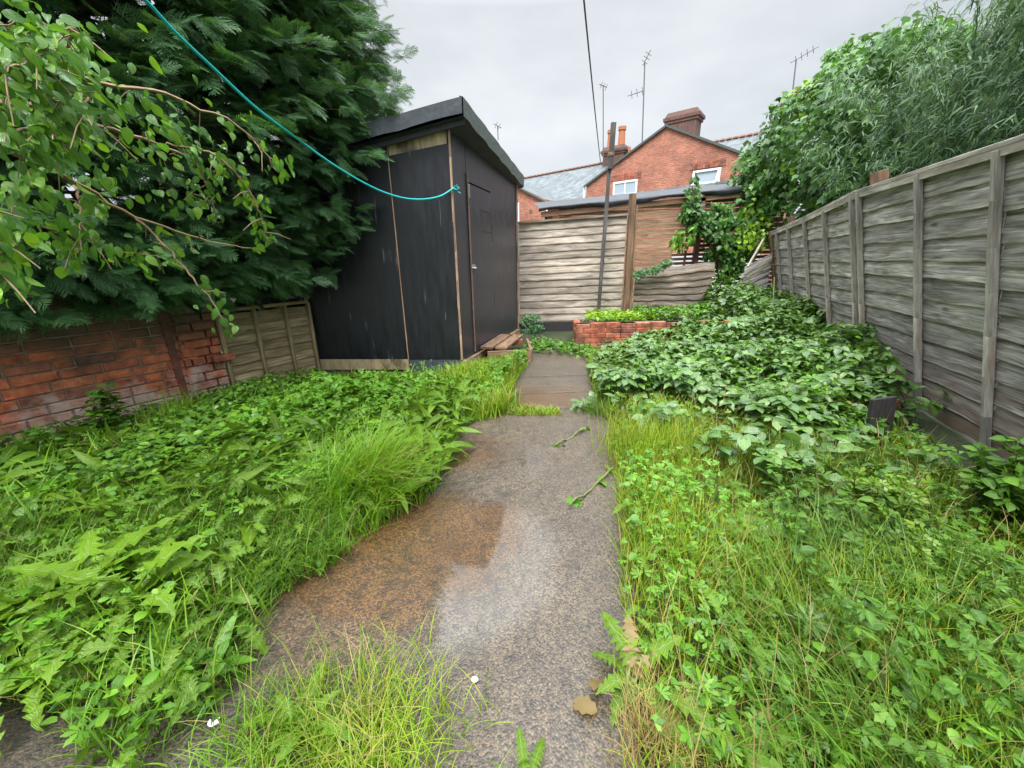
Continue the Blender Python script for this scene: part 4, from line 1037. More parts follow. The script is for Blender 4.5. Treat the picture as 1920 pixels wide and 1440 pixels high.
def build_bits():
    # props among the brambles at the right
    t = thing('black_board_stub', 'short upright black board end standing among the brambles', 'board', tuple(G(1648, 832)))
    c = G(1630, 835); mb = MB(); mb.beam(c + [0, -.05, 0], c + [-.03, -.03, .36], .03, .17, (1, .1, 0)); mb.build('board', M['black_board'], t, bevel=.003)
    rng = np.random.default_rng(2); c = G(1612, 822) + [.02, .12, 0]; mb = MB()
    bricks(mb, c - [.08, 0, 0], c + [.38, .05, 0], 0, .26, np.array([0, -1., 0]), rng, bl=.2, bh=.068)
    tag(mb.build('brick_stack', M['brick_dark_brown']), 'small stack of dark red bricks behind the black board stub', 'bricks')
    # leaning pole of the washing line
    t = thing('washing_line_pole', 'thin grey wooden prop leaning on the back fence with a thicker top piece', 'pole', tuple(D(1122, 584, 6.75)))
    a = D(1122, 586, 6.8); b = D(1144, 300, 6.98); c = D(1149, 232, 7.0)
    mb = MB(); mb.beam(a, b, .055, .05, (0, 1, 0)); mb.build('lower_pole', M['old_pole'], t, bevel=.004)
    mb = MB(); mb.beam(b + (a - b) * .06 - [0, .05, 0], c - [0, .05, 0], .075, .06, (0, 1, 0)); mb.build('upper_pole', M['old_pole'], t, bevel=.004)
    mb = MB(); q = b + [0, -.03, .05]
    for k in range(4): mb.tube([q + [.05 * math.cos(u), .06 * math.sin(u), .012 * k] for u in np.linspace(0, 6.28, 12)], .007, 6)
    mb.build('rope_binding', M['twig'], t)
    # turquoise washing line
    kp = [(150, -110, 2.3), (270, -2, 2.6), (330, 62, 2.75), (400, 128, 2.95), (480, 202, 3.2), (560, 262, 3.5), (630, 312, 3.72), (700, 352, 3.95), (750, 370, 4.1), (790, 374, 4.22), (825, 368, 4.32), (850, 353, 4.39)]
    P = np.array([D(*k) for k in kp]); tt = np.linspace(0, 1, len(P)); T = np.linspace(0, 1, 90)
    # Catmull-Rom
    pts = []
    for u in T:
        f = u * (len(P) - 1); i = min(int(f), len(P) - 2); w = f - i
        p0, p1, p2, p3 = P[max(i - 1, 0)], P[i], P[i + 1], P[min(i + 2, len(P) - 1)]
        pts.append(.5 * (2 * p1 + (p2 - p0) * w + (2 * p0 - 5 * p1 + 4 * p2 - p3) * w * w + (3 * p1 - p0 - 3 * p2 + p3) * w ** 3))
    m, nt, b_, _ = new_mat('turquoise_cord')
    wv = N(nt, 'ShaderNodeTexWave', {'Vector': mapping(nt, uvo(nt), (1, 8, 1)), 'Scale': 40., 'Distortion': .5}); nt.links.new(mix(nt, wv.outputs[1], (.0, .30, .32), (.01, .48, .50)), b_.inputs['Base Color']); b_.inputs['Roughness'].default_value = .5
    t = thing('washing_line', 'turquoise rope washing line sagging across to the shed corner', 'rope', tuple(pts[-1]))
    mb = MB(); mb.tube(pts, .0095, 8); mb.build('rope', m, t, smooth=True)
    mb = MB(); e = np.array(pts[-1]); mb.tube([e, e + [.03, .0, .02], e + [.06, .01, 0], e + [.03, -.02, -.02], e], .010, 6); mb.tube([e, e + [.05, -.03, .03]], .006, 5); mb.tube([e, e + [.07, .0, -.05]], .006, 5); mb.build('knot', m, t, smooth=True)
    # white feather and pebble
    mb = MB(); c = G(890, 1274, .02); mb.tube([c - [.012, 0, 0], c - [.008, 0, 0], c, c + [.008, 0, 0], c + [.012, 0, 0]], [.001, .007, .009, .007, .001], 8); tag(mb.build('pebble', M['stone'], smooth=True), 'tiny white pebble lying on the near concrete', 'pebble')
    mb = MB(); c = G(392, 1362, .03)
    P_, D_, U_ = [], [], []
    V, Fq, U = leaves(t_ovate(4, .22, .05, .1), np.array([c, c + [.01, 0, 0], c]), np.array([[1, .4, .2], [.3, 1, .3], [-.5, 1, .4]]), np.array([[0, 0, 1.]] * 3), np.array([.026, .022, .018]))
    tag(raw_mesh('feather', V, Fq, U, M['plain_white']), 'crumpled white feather caught in the grass at the bottom left', 'feather')
build_bits()

# ------------------------------------------------------------------ shrubs, trees and climbers
def crown(blobs, n_cl, rcl, per, rng, shell=(.72, 1.0), cut=None):
    """points and outward directions on small clumps that cover the blobs"""
    B = np.array([b[:3] for b in blobs], float); Rr = np.array([b[3:6] for b in blobs], float)
    w = (Rr[:, 0] * Rr[:, 1] + Rr[:, 1] * Rr[:, 2] + Rr[:, 0] * Rr[:, 2]); w /= w.sum()
    k = rng.choice(len(B), n_cl, p=w); d = nrm(rng.normal(size=(n_cl, 3)))
    C = B[k] + d * Rr[k] * rng.uniform(shell[0], shell[1], (n_cl, 1))
    ins = np.zeros(n_cl, bool)
    for j in range(len(B)):
        q = (((C - B[j]) / Rr[j]) ** 2).sum(1) < .62; ins |= q & (k != j)
    C = C[~ins]; dd = d[~ins]
    rr = rcl * rng.uniform(.6, 1.35, len(C))
    e = nrm(rng.normal(size=(len(C), per, 3)) + dd[:, None] * .5)
    P = C[:, None] + e * rr[:, None, None] * rng.uniform(.35, 1, (len(C), per, 1))
    O = nrm(e * .6 + dd[:, None] * .9)
    P, O = P.reshape(-1, 3), O.reshape(-1, 3)
    if cut is not None: m = cut(P); P, O = P[m], O[m]
    return P, O
def limb(mb, p0, p1, r0, r1, rng, wob=.08, n=7, seg=8):
    p0, p1 = np.array(p0, float), np.array(p1, float); L_ = np.linalg.norm(p1 - p0)
    pts = [p0 + (p1 - p0) * u + rng.normal(0, wob * L_ * .12, 3) * math.sin(math.pi * u) for u in np.linspace(0, 1, n)]
    mb.tube(pts, np.linspace(r0, r1, n), seg); return pts

def wallx(y): return WL1[0] + (y - WL1[1]) * (WD[0] / WD[1]) * (1 if y < WL1[1] else .6)
def build_conifer():
    rng = np.random.default_rng(21)
    t = thing('conifer_tree', 'huge dark green feathery conifer overhanging the brick wall and the shed roof', 'tree', (-4.2, 3.4, 0))
    sprays = [t_spray(np.random.default_rng(i)) for i in range(4)]
    # branch tips over a bulging face; each branch carries a plume of sprays
    parts = []; inner = []
    bl = []
    def face(y, z):
        base = wallx(min(y, 4.9))
        b = np.interp(z, [.75, 1.0, 1.5, 2.1, 2.7, 3.3, 4.2, 5.5], [.18, .44, .78, 1.02, 1.30, 1.20, 1.02, .7])
        b *= np.interp(y, [.5, 2.0, 3.4, 4.2, 4.6, 5.2, 6.2], [.5, .55, .8, 1.0, .95, .7, .3])
        return base + b
    nb = 0
    br = MB()
    for i in range(1500):
        z = .96 + 4.4 * rng.random() ** 1.15; y = rng.uniform(.4, 5.4)
        if y > 4.45 and z < 2.75: continue
        tip = np.array([face(y, z) + rng.normal(-.12, .16), y, z])
        root = np.array([-4.4, np.clip(y + rng.normal(0, .3), 1, 5) , z * .8 + .1 + .5])
        root = tip + (root - tip) * min(1, 1.1 / np.linalg.norm(root - tip))
        ax = nrm(tip - root); ax[2] *= .5; ax = nrm(ax)
        n = 17
        tt = rng.random(n) ** .6; P = root + (tip - root) * (.25 + .85 * tt[:, None]) + rng.normal(0, .06, (n, 3)) * (1.1 - tt[:, None])
        dirs = nrm(ax + rng.normal(0, .38, (n, 3)) + np.array([0, -.12, -.10]))
        ups = nrm(np.array([0.25, -.25, 1.0]) + rng.normal(0, .38, (n, 3)))
        sc = rng.uniform(.12, .25, n) * (1.15 - .3 * tt)
        dst = np.hypot(tip[0], tip[1])
        parts.append((P, dirs, ups, sc))
        if i % 3 == 0: br.tube([root, (root + tip) / 2 + [0, 0, .04], tip - ax * .05], [.018, .010, .003], 5)
    P = np.concatenate([p[0] for p in parts]); Dd = np.concatenate([p[1] for p in parts]); U = np.concatenate([p[2] for p in parts]); S = np.concatenate([p[3] for p in parts])
    ok = ~((P[:, 1] > 4.35) & (P[:, 2] < 2.6) & (P[:, 0] > SB[0] - .3)) & (P[:, 2] > .84)
    P, Dd, U, S = P[ok], Dd[ok], U[ok], S[ok]
    k = rng.integers(0, 4, len(P)); ms = [leaves(sprays[j], P[k == j], Dd[k == j], U[k == j], S[k == j]) for j in range(4)]
    raw_mesh('crown', *merge(ms), M['lf_conifer'], t)
    # inner, older foliage
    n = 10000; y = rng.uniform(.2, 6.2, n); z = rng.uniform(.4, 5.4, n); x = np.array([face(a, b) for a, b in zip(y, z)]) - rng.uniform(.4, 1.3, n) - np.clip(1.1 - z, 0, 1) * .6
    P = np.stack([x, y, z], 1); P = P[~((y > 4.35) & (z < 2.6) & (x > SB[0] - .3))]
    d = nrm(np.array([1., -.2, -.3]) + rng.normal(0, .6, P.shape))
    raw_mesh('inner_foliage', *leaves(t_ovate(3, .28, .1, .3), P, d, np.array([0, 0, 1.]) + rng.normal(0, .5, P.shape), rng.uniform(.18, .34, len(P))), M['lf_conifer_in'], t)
    mb = MB()
    for (x, y) in ((-4.3, 2.2), (-4.2, 3.4), (-3.9, 4.8)): limb(mb, (x, y, 0), (x + .1, y, 5.6), .16, .05, rng)
    mb.build('trunk', M['bark'], t, smooth=True); br.build('branches', M['bark'], t, smooth=True)
build_conifer()

def build_plum():
    rng = np.random.default_rng(31)
    t = thing('plum_tree', 'broad-leaved fruit tree reaching in from the left with glossy drooping leaves on bare twigs', 'tree', (-3.2, .9, 0))
    B = [  # branches traced with their distance
        [(-260, 300, 1.2), (-60, 250, 1.5), (60, 300, 1.75), (150, 345, 1.9), (235, 400, 2.0), (330, 432, 2.15), (400, 455, 2.25), (480, 468, 2.4)],
        [(-260, 120, 1.2), (-40, 90, 1.5), (90, 120, 1.8), (200, 165, 2.0), (300, 168, 2.2), (370, 205, 2.3), (440, 225, 2.4), (490, 280, 2.5), (535, 320, 2.55)],
        [(-200, 200, 1.3), (0, 190, 1.6), (130, 215, 1.9), (230, 250, 2.0), (320, 280, 2.15), (370, 305, 2.2), (390, 350, 2.25), (405, 395, 2.25)],
        [(90, 120, 1.8), (150, 60, 1.7), (60, 40, 1.6), (0, 45, 1.5)],
        [(300, 270, 2.1), (400, 285, 2.2), (460, 345, 2.3), (490, 400, 2.35), (500, 450, 2.35)],
        [(250, 400, 2.0), (300, 450, 2.05), (350, 510, 2.05), (395, 560, 2.05), (430, 620, 2.05)],
        [(140, 345, 1.9), (150, 400, 1.8), (150, 440, 1.75), (145, 480, 1.75)],
        [(-200, 330, 1.1), (-60, 380, 1.2), (0, 450, 1.25), (10, 520, 1.25)],
        [(40, 300, 1.7), (60, 350, 1.6), (20, 400, 1.5), (-20, 420, 1.45)],
        [(180, 160, 2.0), (160, 200, 1.85), (120, 240, 1.75), (110, 290, 1.7)],
        [(0, 190, 1.6), (60, 180, 1.55), (120, 190, 1.55), (160, 215, 1.55)],
        [(-60, 150, 1.4), (20, 130, 1.45), (70, 100, 1.5), (110, 90, 1.55)],
        [(-60, 250, 1.4), (10, 250, 1.4), (60, 240, 1.45), (110, 260, 1.5)],
        [(-200, 360, 1.2), (0, 390, 1.5), (120, 440, 1.8), (220, 470, 1.95), (300, 480, 2.0)]]
    mb = MB(); P, Dd = [], []
    tw = mb
    for bi, b in enumerate(B):
        pts = np.array([D(*q) for q in b]); n = 26
        u = np.linspace(0, len(pts) - 1, n); i = np.minimum(u.astype(int), len(pts) - 2); w = (u - i)[:, None]; q = pts[i] * (1 - w) + pts[i + 1] * w
        q = np.array([q[max(0, k - 1):k + 2].mean(0) for k in range(n)]) + rng.normal(0, .004, (n, 3))
        r0 = .013 if bi in (0, 1, 2) else .006; mb.tube(q, np.linspace(r0, .0025, n), 6)
        dens = 3.7 if bi not in (0, 5) else 2.0
        for k in range(3, n):
            dirv = unit(q[k] - q[k - 1]); m = rng.poisson(dens)
            spread = .10 if bi < 3 and k < 18 else .035
            if bi == 0 and k > 9: m = rng.poisson(.45)
            if rng.random() < .45 and m:
                e = q[k] + rng.normal(0, .05, 3) + [0, 0, -.06]; tw.tube([q[k], (q[k] + e) / 2 + [0, 0, .01], e], [.003, .0025, .0015], 4)
            for _ in range(m):
                P.append(q[k] + rng.normal(0, spread, 3) + [0, 0, -.01]); Dd.append(dirv * .5 + rng.normal(0, .45, 3) + [0, 0, -.75])
        for _ in range(3): P.append(q[-1]); Dd.append(unit(q[-1] - q[-2]) + rng.normal(0, .3, 3) + [0, 0, -.4])
    P = np.array(P); Dd = np.array(Dd)
    # dense upper-left clump
    bl = [(*D(60, 150, 1.8), .42, .4, .30), (*D(10, 260, 1.6), .30, .3, .26), (*D(190, 170, 2.1), .30, .3, .17), (*D(180, 240, 2.05), .34, .3, .2), (*D(60, 330, 1.7), .22, .2, .12), (*D(20, 90, 1.8), .3, .3, .12), (*D(290, 330, 2.2), .16, .2, .12), (*D(210, 330, 2.1), .2, .2, .12)]
    CP, CO = crown(bl, 75, .10, 8, rng, (.3, 1.05))
    P = np.concatenate([P, CP]); Dd = np.concatenate([Dd, CO * .5 + rng.normal(0, .4, CO.shape) + [0, 0, -.7]])
    up = nrm(np.array([.35, -.6, .6]) + rng.normal(0, .5, P.shape)); S = rng.uniform(.03, .064, len(P))
    T = [t_ovate(6, .30, .07, .3, .40), t_ovate(6, .25, .10, .5, .45), t_ovate(6, .33, .03, .15, .42)]
    k = rng.integers(0, 3, len(P))
    raw_mesh('leaves', *merge([leaves(T[j], P[k == j], Dd[k == j], up[k == j], S[k == j]) for j in range(3)]), M['lf_plum'], t)
    mb.build('branches', M['twig'], t, smooth=True); 
    mb = MB(); limb(mb, (-3.25, .85, 0), D(-260, 200, 1.25), .07, .03, rng); mb.build('trunk', M['bark'], t, smooth=True)
build_plum()

def build_right_hedge():
    rng = np.random.default_rng(41)
    fx = lambda y: 3.19 + .4 * (y - 2.36)
    # ivy mound beyond the fence
    t = thing('ivy_hedge', 'tall mound of ivy and climbers billowing over the far end of the leaning fence', 'hedge', (5.2, 7.4, 0))
    bl = []
    for px, py, y, r in ((1440, 330, 8.3, .55), (1420, 400, 8.2, .4), (1500, 290, 7.9, .8), (1560, 250, 7.3, .85), (1480, 400, 8.0, .6), (1580, 330, 7.0, .7), (1640, 230, 6.6, .9), (1530, 380, 7.4, .6), (1620, 300, 6.4, .65), (1700, 210, 6.1, .9), (1565, 215, 7.8, .65), (1625, 165, 7.6, .75)):
        bl.append((*D(px, py, y), r, r, r))
    ivy = t_ivy()
    keep = lambda P: (P[:, 0] > fx(P[:, 1]) - .12 - .05 * P[:, 2]) | (P[:, 2] > 2.0) | (P[:, 1] > 7.9)
    P, O = crown(bl, 900, .22, 26, rng, (.75, 1.05), keep)
    up = nrm(O + np.array([0, -.3, .5]) + rng.normal(0, .35, P.shape)); d = nrm(np.array([0, 0, -1.]) + rng.normal(0, .55, P.shape) + O * .4)
    raw_mesh('leaves', *leaves(ivy, P, d, up, rng.uniform(.06, .125, len(P))), M['lf_ivy'], t)
    q = [D(*z) for z in ((1490, 180 + 20, 7.8), (1525, 210, 7.6), (1500, 235, 7.5), (1575, 260, 7.1), (1560, 310, 6.9), (1415, 400, 8.3), (1400, 440, 8.2), (1425, 370, 8.3), (1440, 340, 8.2), (1405, 420, 8.3), (1500, 315, 7.4), (1395, 450, 7.8), (1540, 300, 7.0), (1600, 250, 6.6))]
    PP = np.concatenate([c + rng.normal(0, .16, (90, 3)) + [0, -.2, 0] for c in q])
    raw_mesh('young_leaves', *leaves(ivy, PP, np.array([0, 0, -1.]) + rng.normal(0, .5, PP.shape), np.array([-.3, -1, .6]) + rng.normal(0, .3, PP.shape), rng.uniform(.05, .09, len(PP))), M['lf_lime'], t)
    mb = MB()
    for i in range(16):
        a = np.array([5.7 + rng.normal(0, .25), 7.3 + rng.normal(0, .5), 0]); limb(mb, a, a + [rng.normal(0, .2), rng.normal(0, .3), 2.6], .03, .01, rng, .1)
    mb.build('stems', M['bark'], t, smooth=True)
    # bamboo
    t = thing('bamboo_clump', 'large grey-green bamboo thicket with arching canes behind the near part of the fence', 'bamboo', (4.6, 4.6, 0))
    bm = t_ovate(4, .06, .02, .35, .35); P, Dd, U = [], [], []; cn = MB()
    for i in range(150):
        y = rng.uniform(2.2, 7.2); x = fx(y) + rng.uniform(.25, 1.6); H_ = rng.uniform(2.9, 4.2) * np.interp(y, [2.2, 4, 5.2, 7.2], [1.1, 1.05, 1.02, .93])
        a = rng.uniform(0, 6.28); ln = rng.uniform(.25, .75); v = np.array([math.cos(a) * ln - .15, math.sin(a) * ln - .05, 0])
        if i % 5 == 0: H_ *= 1.1
        us = np.linspace(0, 1, 12); pts = np.array([[x, y, 0] + v * (u ** 2.2) * 1.2 + np.array([0, 0, H_ * (u - .12 * u ** 4)]) for u in us]); cn.tube(pts, np.linspace(.010, .002, 12), 5)
        for u in np.linspace(.28, 1, 26):
            f = u * 11; k = min(int(f), 10); c = pts[k] + (pts[k + 1] - pts[k]) * (f - k)
            for _ in range(2):
                sd = nrm(rng.normal(size=3) * [1, 1, .5] + [-.25, -.2, .15]); ln2 = rng.uniform(.15, .42); e = c + sd * ln2; 
                if rng.random() < .3: cn.tube([c, e], [.0025, .001], 3)
                m = 9; w = rng.random((m, 1)); P.append(c + (e - c) * w + rng.normal(0, .03, (m, 3))); Dd.append(sd * .6 + rng.normal(0, .5, (m, 3)) + [0, 0, -.45]); U.append(np.array([-.2, -.3, 1.]) + rng.normal(0, .4, (m, 3)))
    P, Dd, U = map(np.concatenate, (P, Dd, U)); ok = (P[:, 0] > fx(P[:, 1]) - .05) | (P[:, 2] > 2.1)
    raw_mesh('leaves', *leaves(bm, P[ok], Dd[ok], U[ok], rng.uniform(.07, .14, ok.sum())), M['lf_bamboo'], t)
    cn.build('canes', M['lf_bamboo'], t, smooth=True)
build_right_hedge()

def build_climber():
    rng = np.random.default_rng(47)
    t = thing('climbing_shrub', 'leafy green climber sprawling over the slatted wall around the dark post', 'shrub', tuple(D(1340, 560, 7.9)))
    bl = [(*D(px, py, 7.95), r, r * .7, r * k) for px, py, r, k in ((1345, 425, .36, .8), (1375, 440, .34, .9), (1320, 420, .22, .8), (1360, 470, .30, .9), (1370, 500, .28, .6), (1400, 460, .28, .7), (1352, 400, .2, .8), (1303, 408, .16, 1.2), (1300, 372, .13, 1.6), (1288, 398, .12, .8), (1300, 350, .1, 1.2))]
    P, O = crown(bl, 230, .10, 22, rng, (.5, 1.05))
    d = nrm(np.array([0, -.2, -.8]) + rng.normal(0, .5, P.shape)); up = nrm(np.array([0, -1, .7]) + rng.normal(0, .45, P.shape))
    raw_mesh('leaves', *leaves(t_ovate(4, .33, .08, .25), P, d, up, rng.uniform(.06, .12, len(P))), M['lf_ivy'], t)
    P = np.concatenate([D(a, b, 7.7) + rng.normal(0, .07, (14, 3)) for a, b in ((1270, 445), (1283, 440), (1275, 460), (1300, 440), (1395, 395), (1410, 430))])
    raw_mesh('young_leaves', *leaves(t_ovate(4, .2, .08, .4), P, np.array([-.3, 0, -.8]) + rng.normal(0, .4, P.shape), np.array([0, -1, .6]) + rng.normal(0, .4, P.shape), rng.uniform(.10, .17, len(P))), M['lf_butter'], t)
    mb = MB()
    for a, b in (((1350, 560), (1345, 430)), ((1345, 480), (1302, 400)), ((1302, 400), (1298, 350)), ((1302, 430), (1270, 445)), ((1360, 500), (1400, 440)), ((1430, 480), (1390, 500))): limb(mb, D(*a, 7.9), D(*b, 7.85), .018, .008, rng, .3)
    mb.build('stems', M['bark'], t, smooth=True)
    # ivy on the broken panel, ivy by the gravel board, ivy up the low panel
    def patch(name, label, cat, cs, n, sz, mat, r=.07, tm=None):
        P = np.concatenate([c + rng.normal(0, 1, (n, 3)) * [r, r * .5, r * .7] for c in cs])
        th = thing(name, label, cat, tuple(cs[0] * [1, 1, 0]))
        raw_mesh('leaves', *leaves(tm or t_ivy(), P, np.array([0, -.3, -.7]) + rng.normal(0, .5, P.shape), np.array([0, -1, .7]) + rng.normal(0, .4, P.shape), rng.uniform(*sz, len(P))), mat, th)
        mb = MB()
        for a, b in zip(cs[:-1], cs[1:]): limb(mb, a, b, .006, .004, rng, .3)
        mb.build('stem', M['bark'], th, smooth=True)
    patch('ivy_plant', 'small clump of dark ivy on top of the broken low panel', 'ivy', [D(a, b, 6.98) for a, b in ((1195, 515), (1205, 510), (1218, 508), (1230, 506), (1243, 498), (1250, 492))], 70, (.03, .05), M['lf_conifer'], .045)
    patch('ivy_plant', 'dusty ivy growing at the foot of the pale fence by the shed corner', 'ivy', [D(a, b, 6.9) for a, b in ((985, 600), (1000, 598), (990, 618), (1005, 614), (985, 628))], 60, (.03, .055), M['lf_conifer'], .07)
    c0 = np.array([-2.48, 4.12, 0])
    patch('ivy_plant', 'thin ivy strand climbing the low olive-tan fence panel', 'ivy', [G(560, 700) * [1, 1, 0] * (1 - .0) * .985 + [0, 0, z] + np.array([.02 * math.sin(z * 9), .0, 0]) for z in (.05, .15, .25, .35, .45, .55, .65)], 11, (.03, .055), M['lf_mint'], .03)
    patch('creeper', 'sparse brown stalked creeper in front of the shed door step', 'creeper', [D(a, b, 5.6) for a, b in ((935, 660), (938, 640), (940, 655), (962, 625))], 5, (.03, .05), M['lf_brown'], .05)
build_climber()

# ------------------------------------------------------------------ ground plants
LAWN_L = gpoly([(-900, 1440), (-420, 1000), (0, 858), (435, 748), (600, 716), (866, 712), (905, 690), (995, 690), (985, 700), (965, 740), (1000, 770), (880, 800), (850, 850), (800, 960), (670, 1040), (520, 1130), (470, 1280), (440, 1330), (320, 1450), (150, 1450), (110, 1340), (-50, 1310), (-600, 1400)])
LAWN_R = gpoly([(1178, 1600), (1165, 1300), (1160, 1000), (1140, 800), (1110, 740), (1100, 690), (1130, 665), (1500, 640), (1570, 720), (1740, 870), (1860, 985), (2300, 1250), (2700, 1600)])
AV = PATH
def stuff(name, label, cat, mesh, mat): tag(raw_mesh(name, *mesh, mat), label, cat, kind='stuff')
def grass(name, label, poly, dens, h, w, mat, seed, lean=(.1, 1.1), near=1.6, power=1.1, patch=0., az=None, avoid=AV, an=.07, hz=None):
    rng = np.random.default_rng(seed); P = scatter(poly, dens, near, power, patch, 2.5, seed, avoid, an); n = len(P)
    az_ = rng.uniform(0, 6.28, n) if az is None else az + rng.normal(0, .9, n) + (vnoise(P, 3, seed + 9) - .5) * 3
    hh = h * rng.uniform(.45, 1.25, n) * (.6 + .8 * vnoise(P, 4, seed + 7)); dst = np.hypot(P[:, 0], P[:, 1])
    ww = w * rng.uniform(.7, 1.3, n) * np.maximum(1, (dst / 1.8) ** .8)
    stuff(name, label, 'grass', blades(P, hh, ww, az_, rng.uniform(0, lean[0] * 3, n), rng.uniform(lean[0] * 4, lean[1] * 1.6, n), 4, .6, rng), mat)
def cover(name, label, cat, poly, dens, tm, sz, h, mat, seed, near=1.6, power=.9, patch=0., avoid=AV, an=.06, flat=.35, droop=0., hfun=None, stems=True):
    rng = np.random.default_rng(seed); P = scatter(poly, dens, near, power, patch, 2.2, seed, avoid, an); n = len(P)
    hz = h * (rng.random(n) ** .6) * (.55 + .9 * vnoise(P, 3.2, seed + 3))
    if hfun is not None: hz = hz + hfun(P) * rng.random(n) ** .35
    P[:, 2] = hz + .01
    a = rng.uniform(0, 6.28, n); d = np.stack([np.cos(a), np.sin(a), rng.normal(.05 - droop, .3, n)], 1); up = np.array([0, 0, 1.]) + rng.normal(0, flat, (n, 3))
    dst = np.hypot(P[:, 0], P[:, 1]); s = rng.uniform(*sz, n)
    tms = tm if isinstance(tm, list) else [tm]; k = rng.integers(0, len(tms), n)
    ms = [leaves(q, P[k == j], d[k == j], up[k == j], s[k == j]) for j, q in enumerate(tms)]
    if stems:
        m = rng.random(n) < .5; B_ = P[m].copy(); B_[:, 2] = 0; hh = P[m][:, 2]
        ms.append(blades(B_ + rng.normal(0, .01, B_.shape) * [1, 1, 0], hh, .003, rng.uniform(0, 6.28, m.sum()), np.zeros(m.sum()), np.full(m.sum(), .15), 3, .3, rng))
    stuff(name, label, cat, merge(ms), mat)

OV = [t_ovate(5, .34, .06, .25, .42, serr=.07), t_ovate(5, .28, .10, .4, .45, serr=.07)]
OV3 = None
def t_trefoil(base):
    """three leaflets from one stalk end"""
    V, Fq, U, o = [], [], [], 0
    for a, s, y0 in ((0, 1., .08), (1.25, .82, 0), (-1.25, .82, 0)):
        v, f, u = base; ca, sa = math.cos(a), math.sin(a); w = v * s + [0, y0, 0]
        V.append(np.stack([w[:, 0] * ca + w[:, 1] * sa, -w[:, 0] * sa + w[:, 1] * ca, w[:, 2]], 1)); Fq.append(f + o); U.append(u); o += len(v)
    return np.concatenate(V), np.concatenate(Fq), np.concatenate(U)
PALM = [t_palm(5, 2.6, .15), t_palm(3, 1.9, .24), t_palm(5, 3.2, .18)]
TRE = [t_trefoil(t_ovate(5, .36, .05, .22, .42, serr=.06)), t_trefoil(t_ovate(5, .32, .09, .35, .42, serr=.06))]

# left lawn
grass('grass', 'rough green grass filling the lawn left of the concrete path', LAWN_L, 3600, .15, .0044, M['gr_green'], 101, (.15, 1.1), 2.0, .9)
grass('grass', 'coarser wide-bladed grass standing among the weeds of the left lawn', LAWN_L, 700, .20, .0075, M['gr_green'], 131, (.15, 1.2), 2.6, .6)
grass('grass', 'fine blue-green matted grass sweeping over the near left lawn', gpoly([(-200, 1150), (0, 960), (350, 900), (620, 900), (640, 1060), (480, 1150), (440, 1290), (300, 1250), (0, 1200)]), 5200, .24, .0032, M['gr_blue'], 102, (.2, 1.25), 2.2, .8, az=-.3)
cover('weeds', 'dense dark leafy weeds along the foot of the brick wall', 'weeds', gpoly([(-300, 1000), (0, 870), (430, 752), (600, 722), (640, 760), (450, 850), (300, 930), (0, 990), (-250, 1100)]), 2600, OV, (.025, .065), .17, M['lf_mint'], 103, 2.6, .6)
cover('weeds', 'fresh green buttercup and dock leaves covering the middle of the left lawn', 'weeds', gpoly([(250, 870), (450, 800), (600, 745), (866, 728), (960, 705), (990, 670), (970, 720), (880, 800), (840, 850), (800, 930), (640, 960), (400, 960)]), 2300, PALM + OV, (.028, .075), .21, M['lf_butter'], 104, 3.0, .5, patch=.12)
cover('weeds', 'low round-leaved weeds scattered in the near left grass', 'weeds', gpoly([(-300, 1100), (0, 950), (600, 930), (640, 1050), (480, 1150), (450, 1300), (310, 1450), (140, 1440), (110, 1330), (-300, 1300)]), 1300, OV, (.022, .05), .13, M['lf_mint'], 105, 1.8, .6, patch=.3)
grass('grass', 'bright green grass heap beside the shed corner post', gpoly([(860, 706), (900, 690), (985, 690), (985, 700), (960, 730), (950, 790), (880, 790), (800, 740)]), 5000, .19, .006, M['gr_yellow'], 106, (.1, 1.), 5, .5)
grass('grass', 'narrow strip of yellow-green grass growing in the joint across the path', gpoly([(940, 752), (990, 768), (1050, 772), (1052, 780), (980, 782), (930, 778)]), 9000, .085, .005, M['gr_yellow'], 107, (.2, 1.), 5, .5, avoid=None)
DNL = t_dandelion()
cover('weeds', 'toothed yellow-green leaves jutting out of the near left grass', 'weeds', gpoly([(-400, 1050), (0, 960), (560, 950), (620, 1040), (500, 1120), (450, 1290), (310, 1440), (140, 1430), (110, 1330), (-400, 1310)]), 190, DNL, (.09, .17), .12, M['lf_dand'], 132, 1.8, .5, flat=.5, droop=-.35)
cover('weeds', 'bright small-leaved weeds mixed with the left-hand grass', 'weeds', LAWN_L, 900, PALM + OV, (.02, .05), .17, M['lf_butter'], 133, 2.2, .7, patch=.35)
cover('weeds', 'long strap leaves rising from the middle of the left lawn', 'weeds', gpoly([(0, 900), (430, 790), (620, 740), (900, 730), (850, 850), (780, 960), (400, 980), (0, 1000)]), 420, t_ovate(6, .13, .05, .6, .5), (.11, .22), .14, M['lf_dand'], 134, 3, .5, flat=.5, droop=-.5)
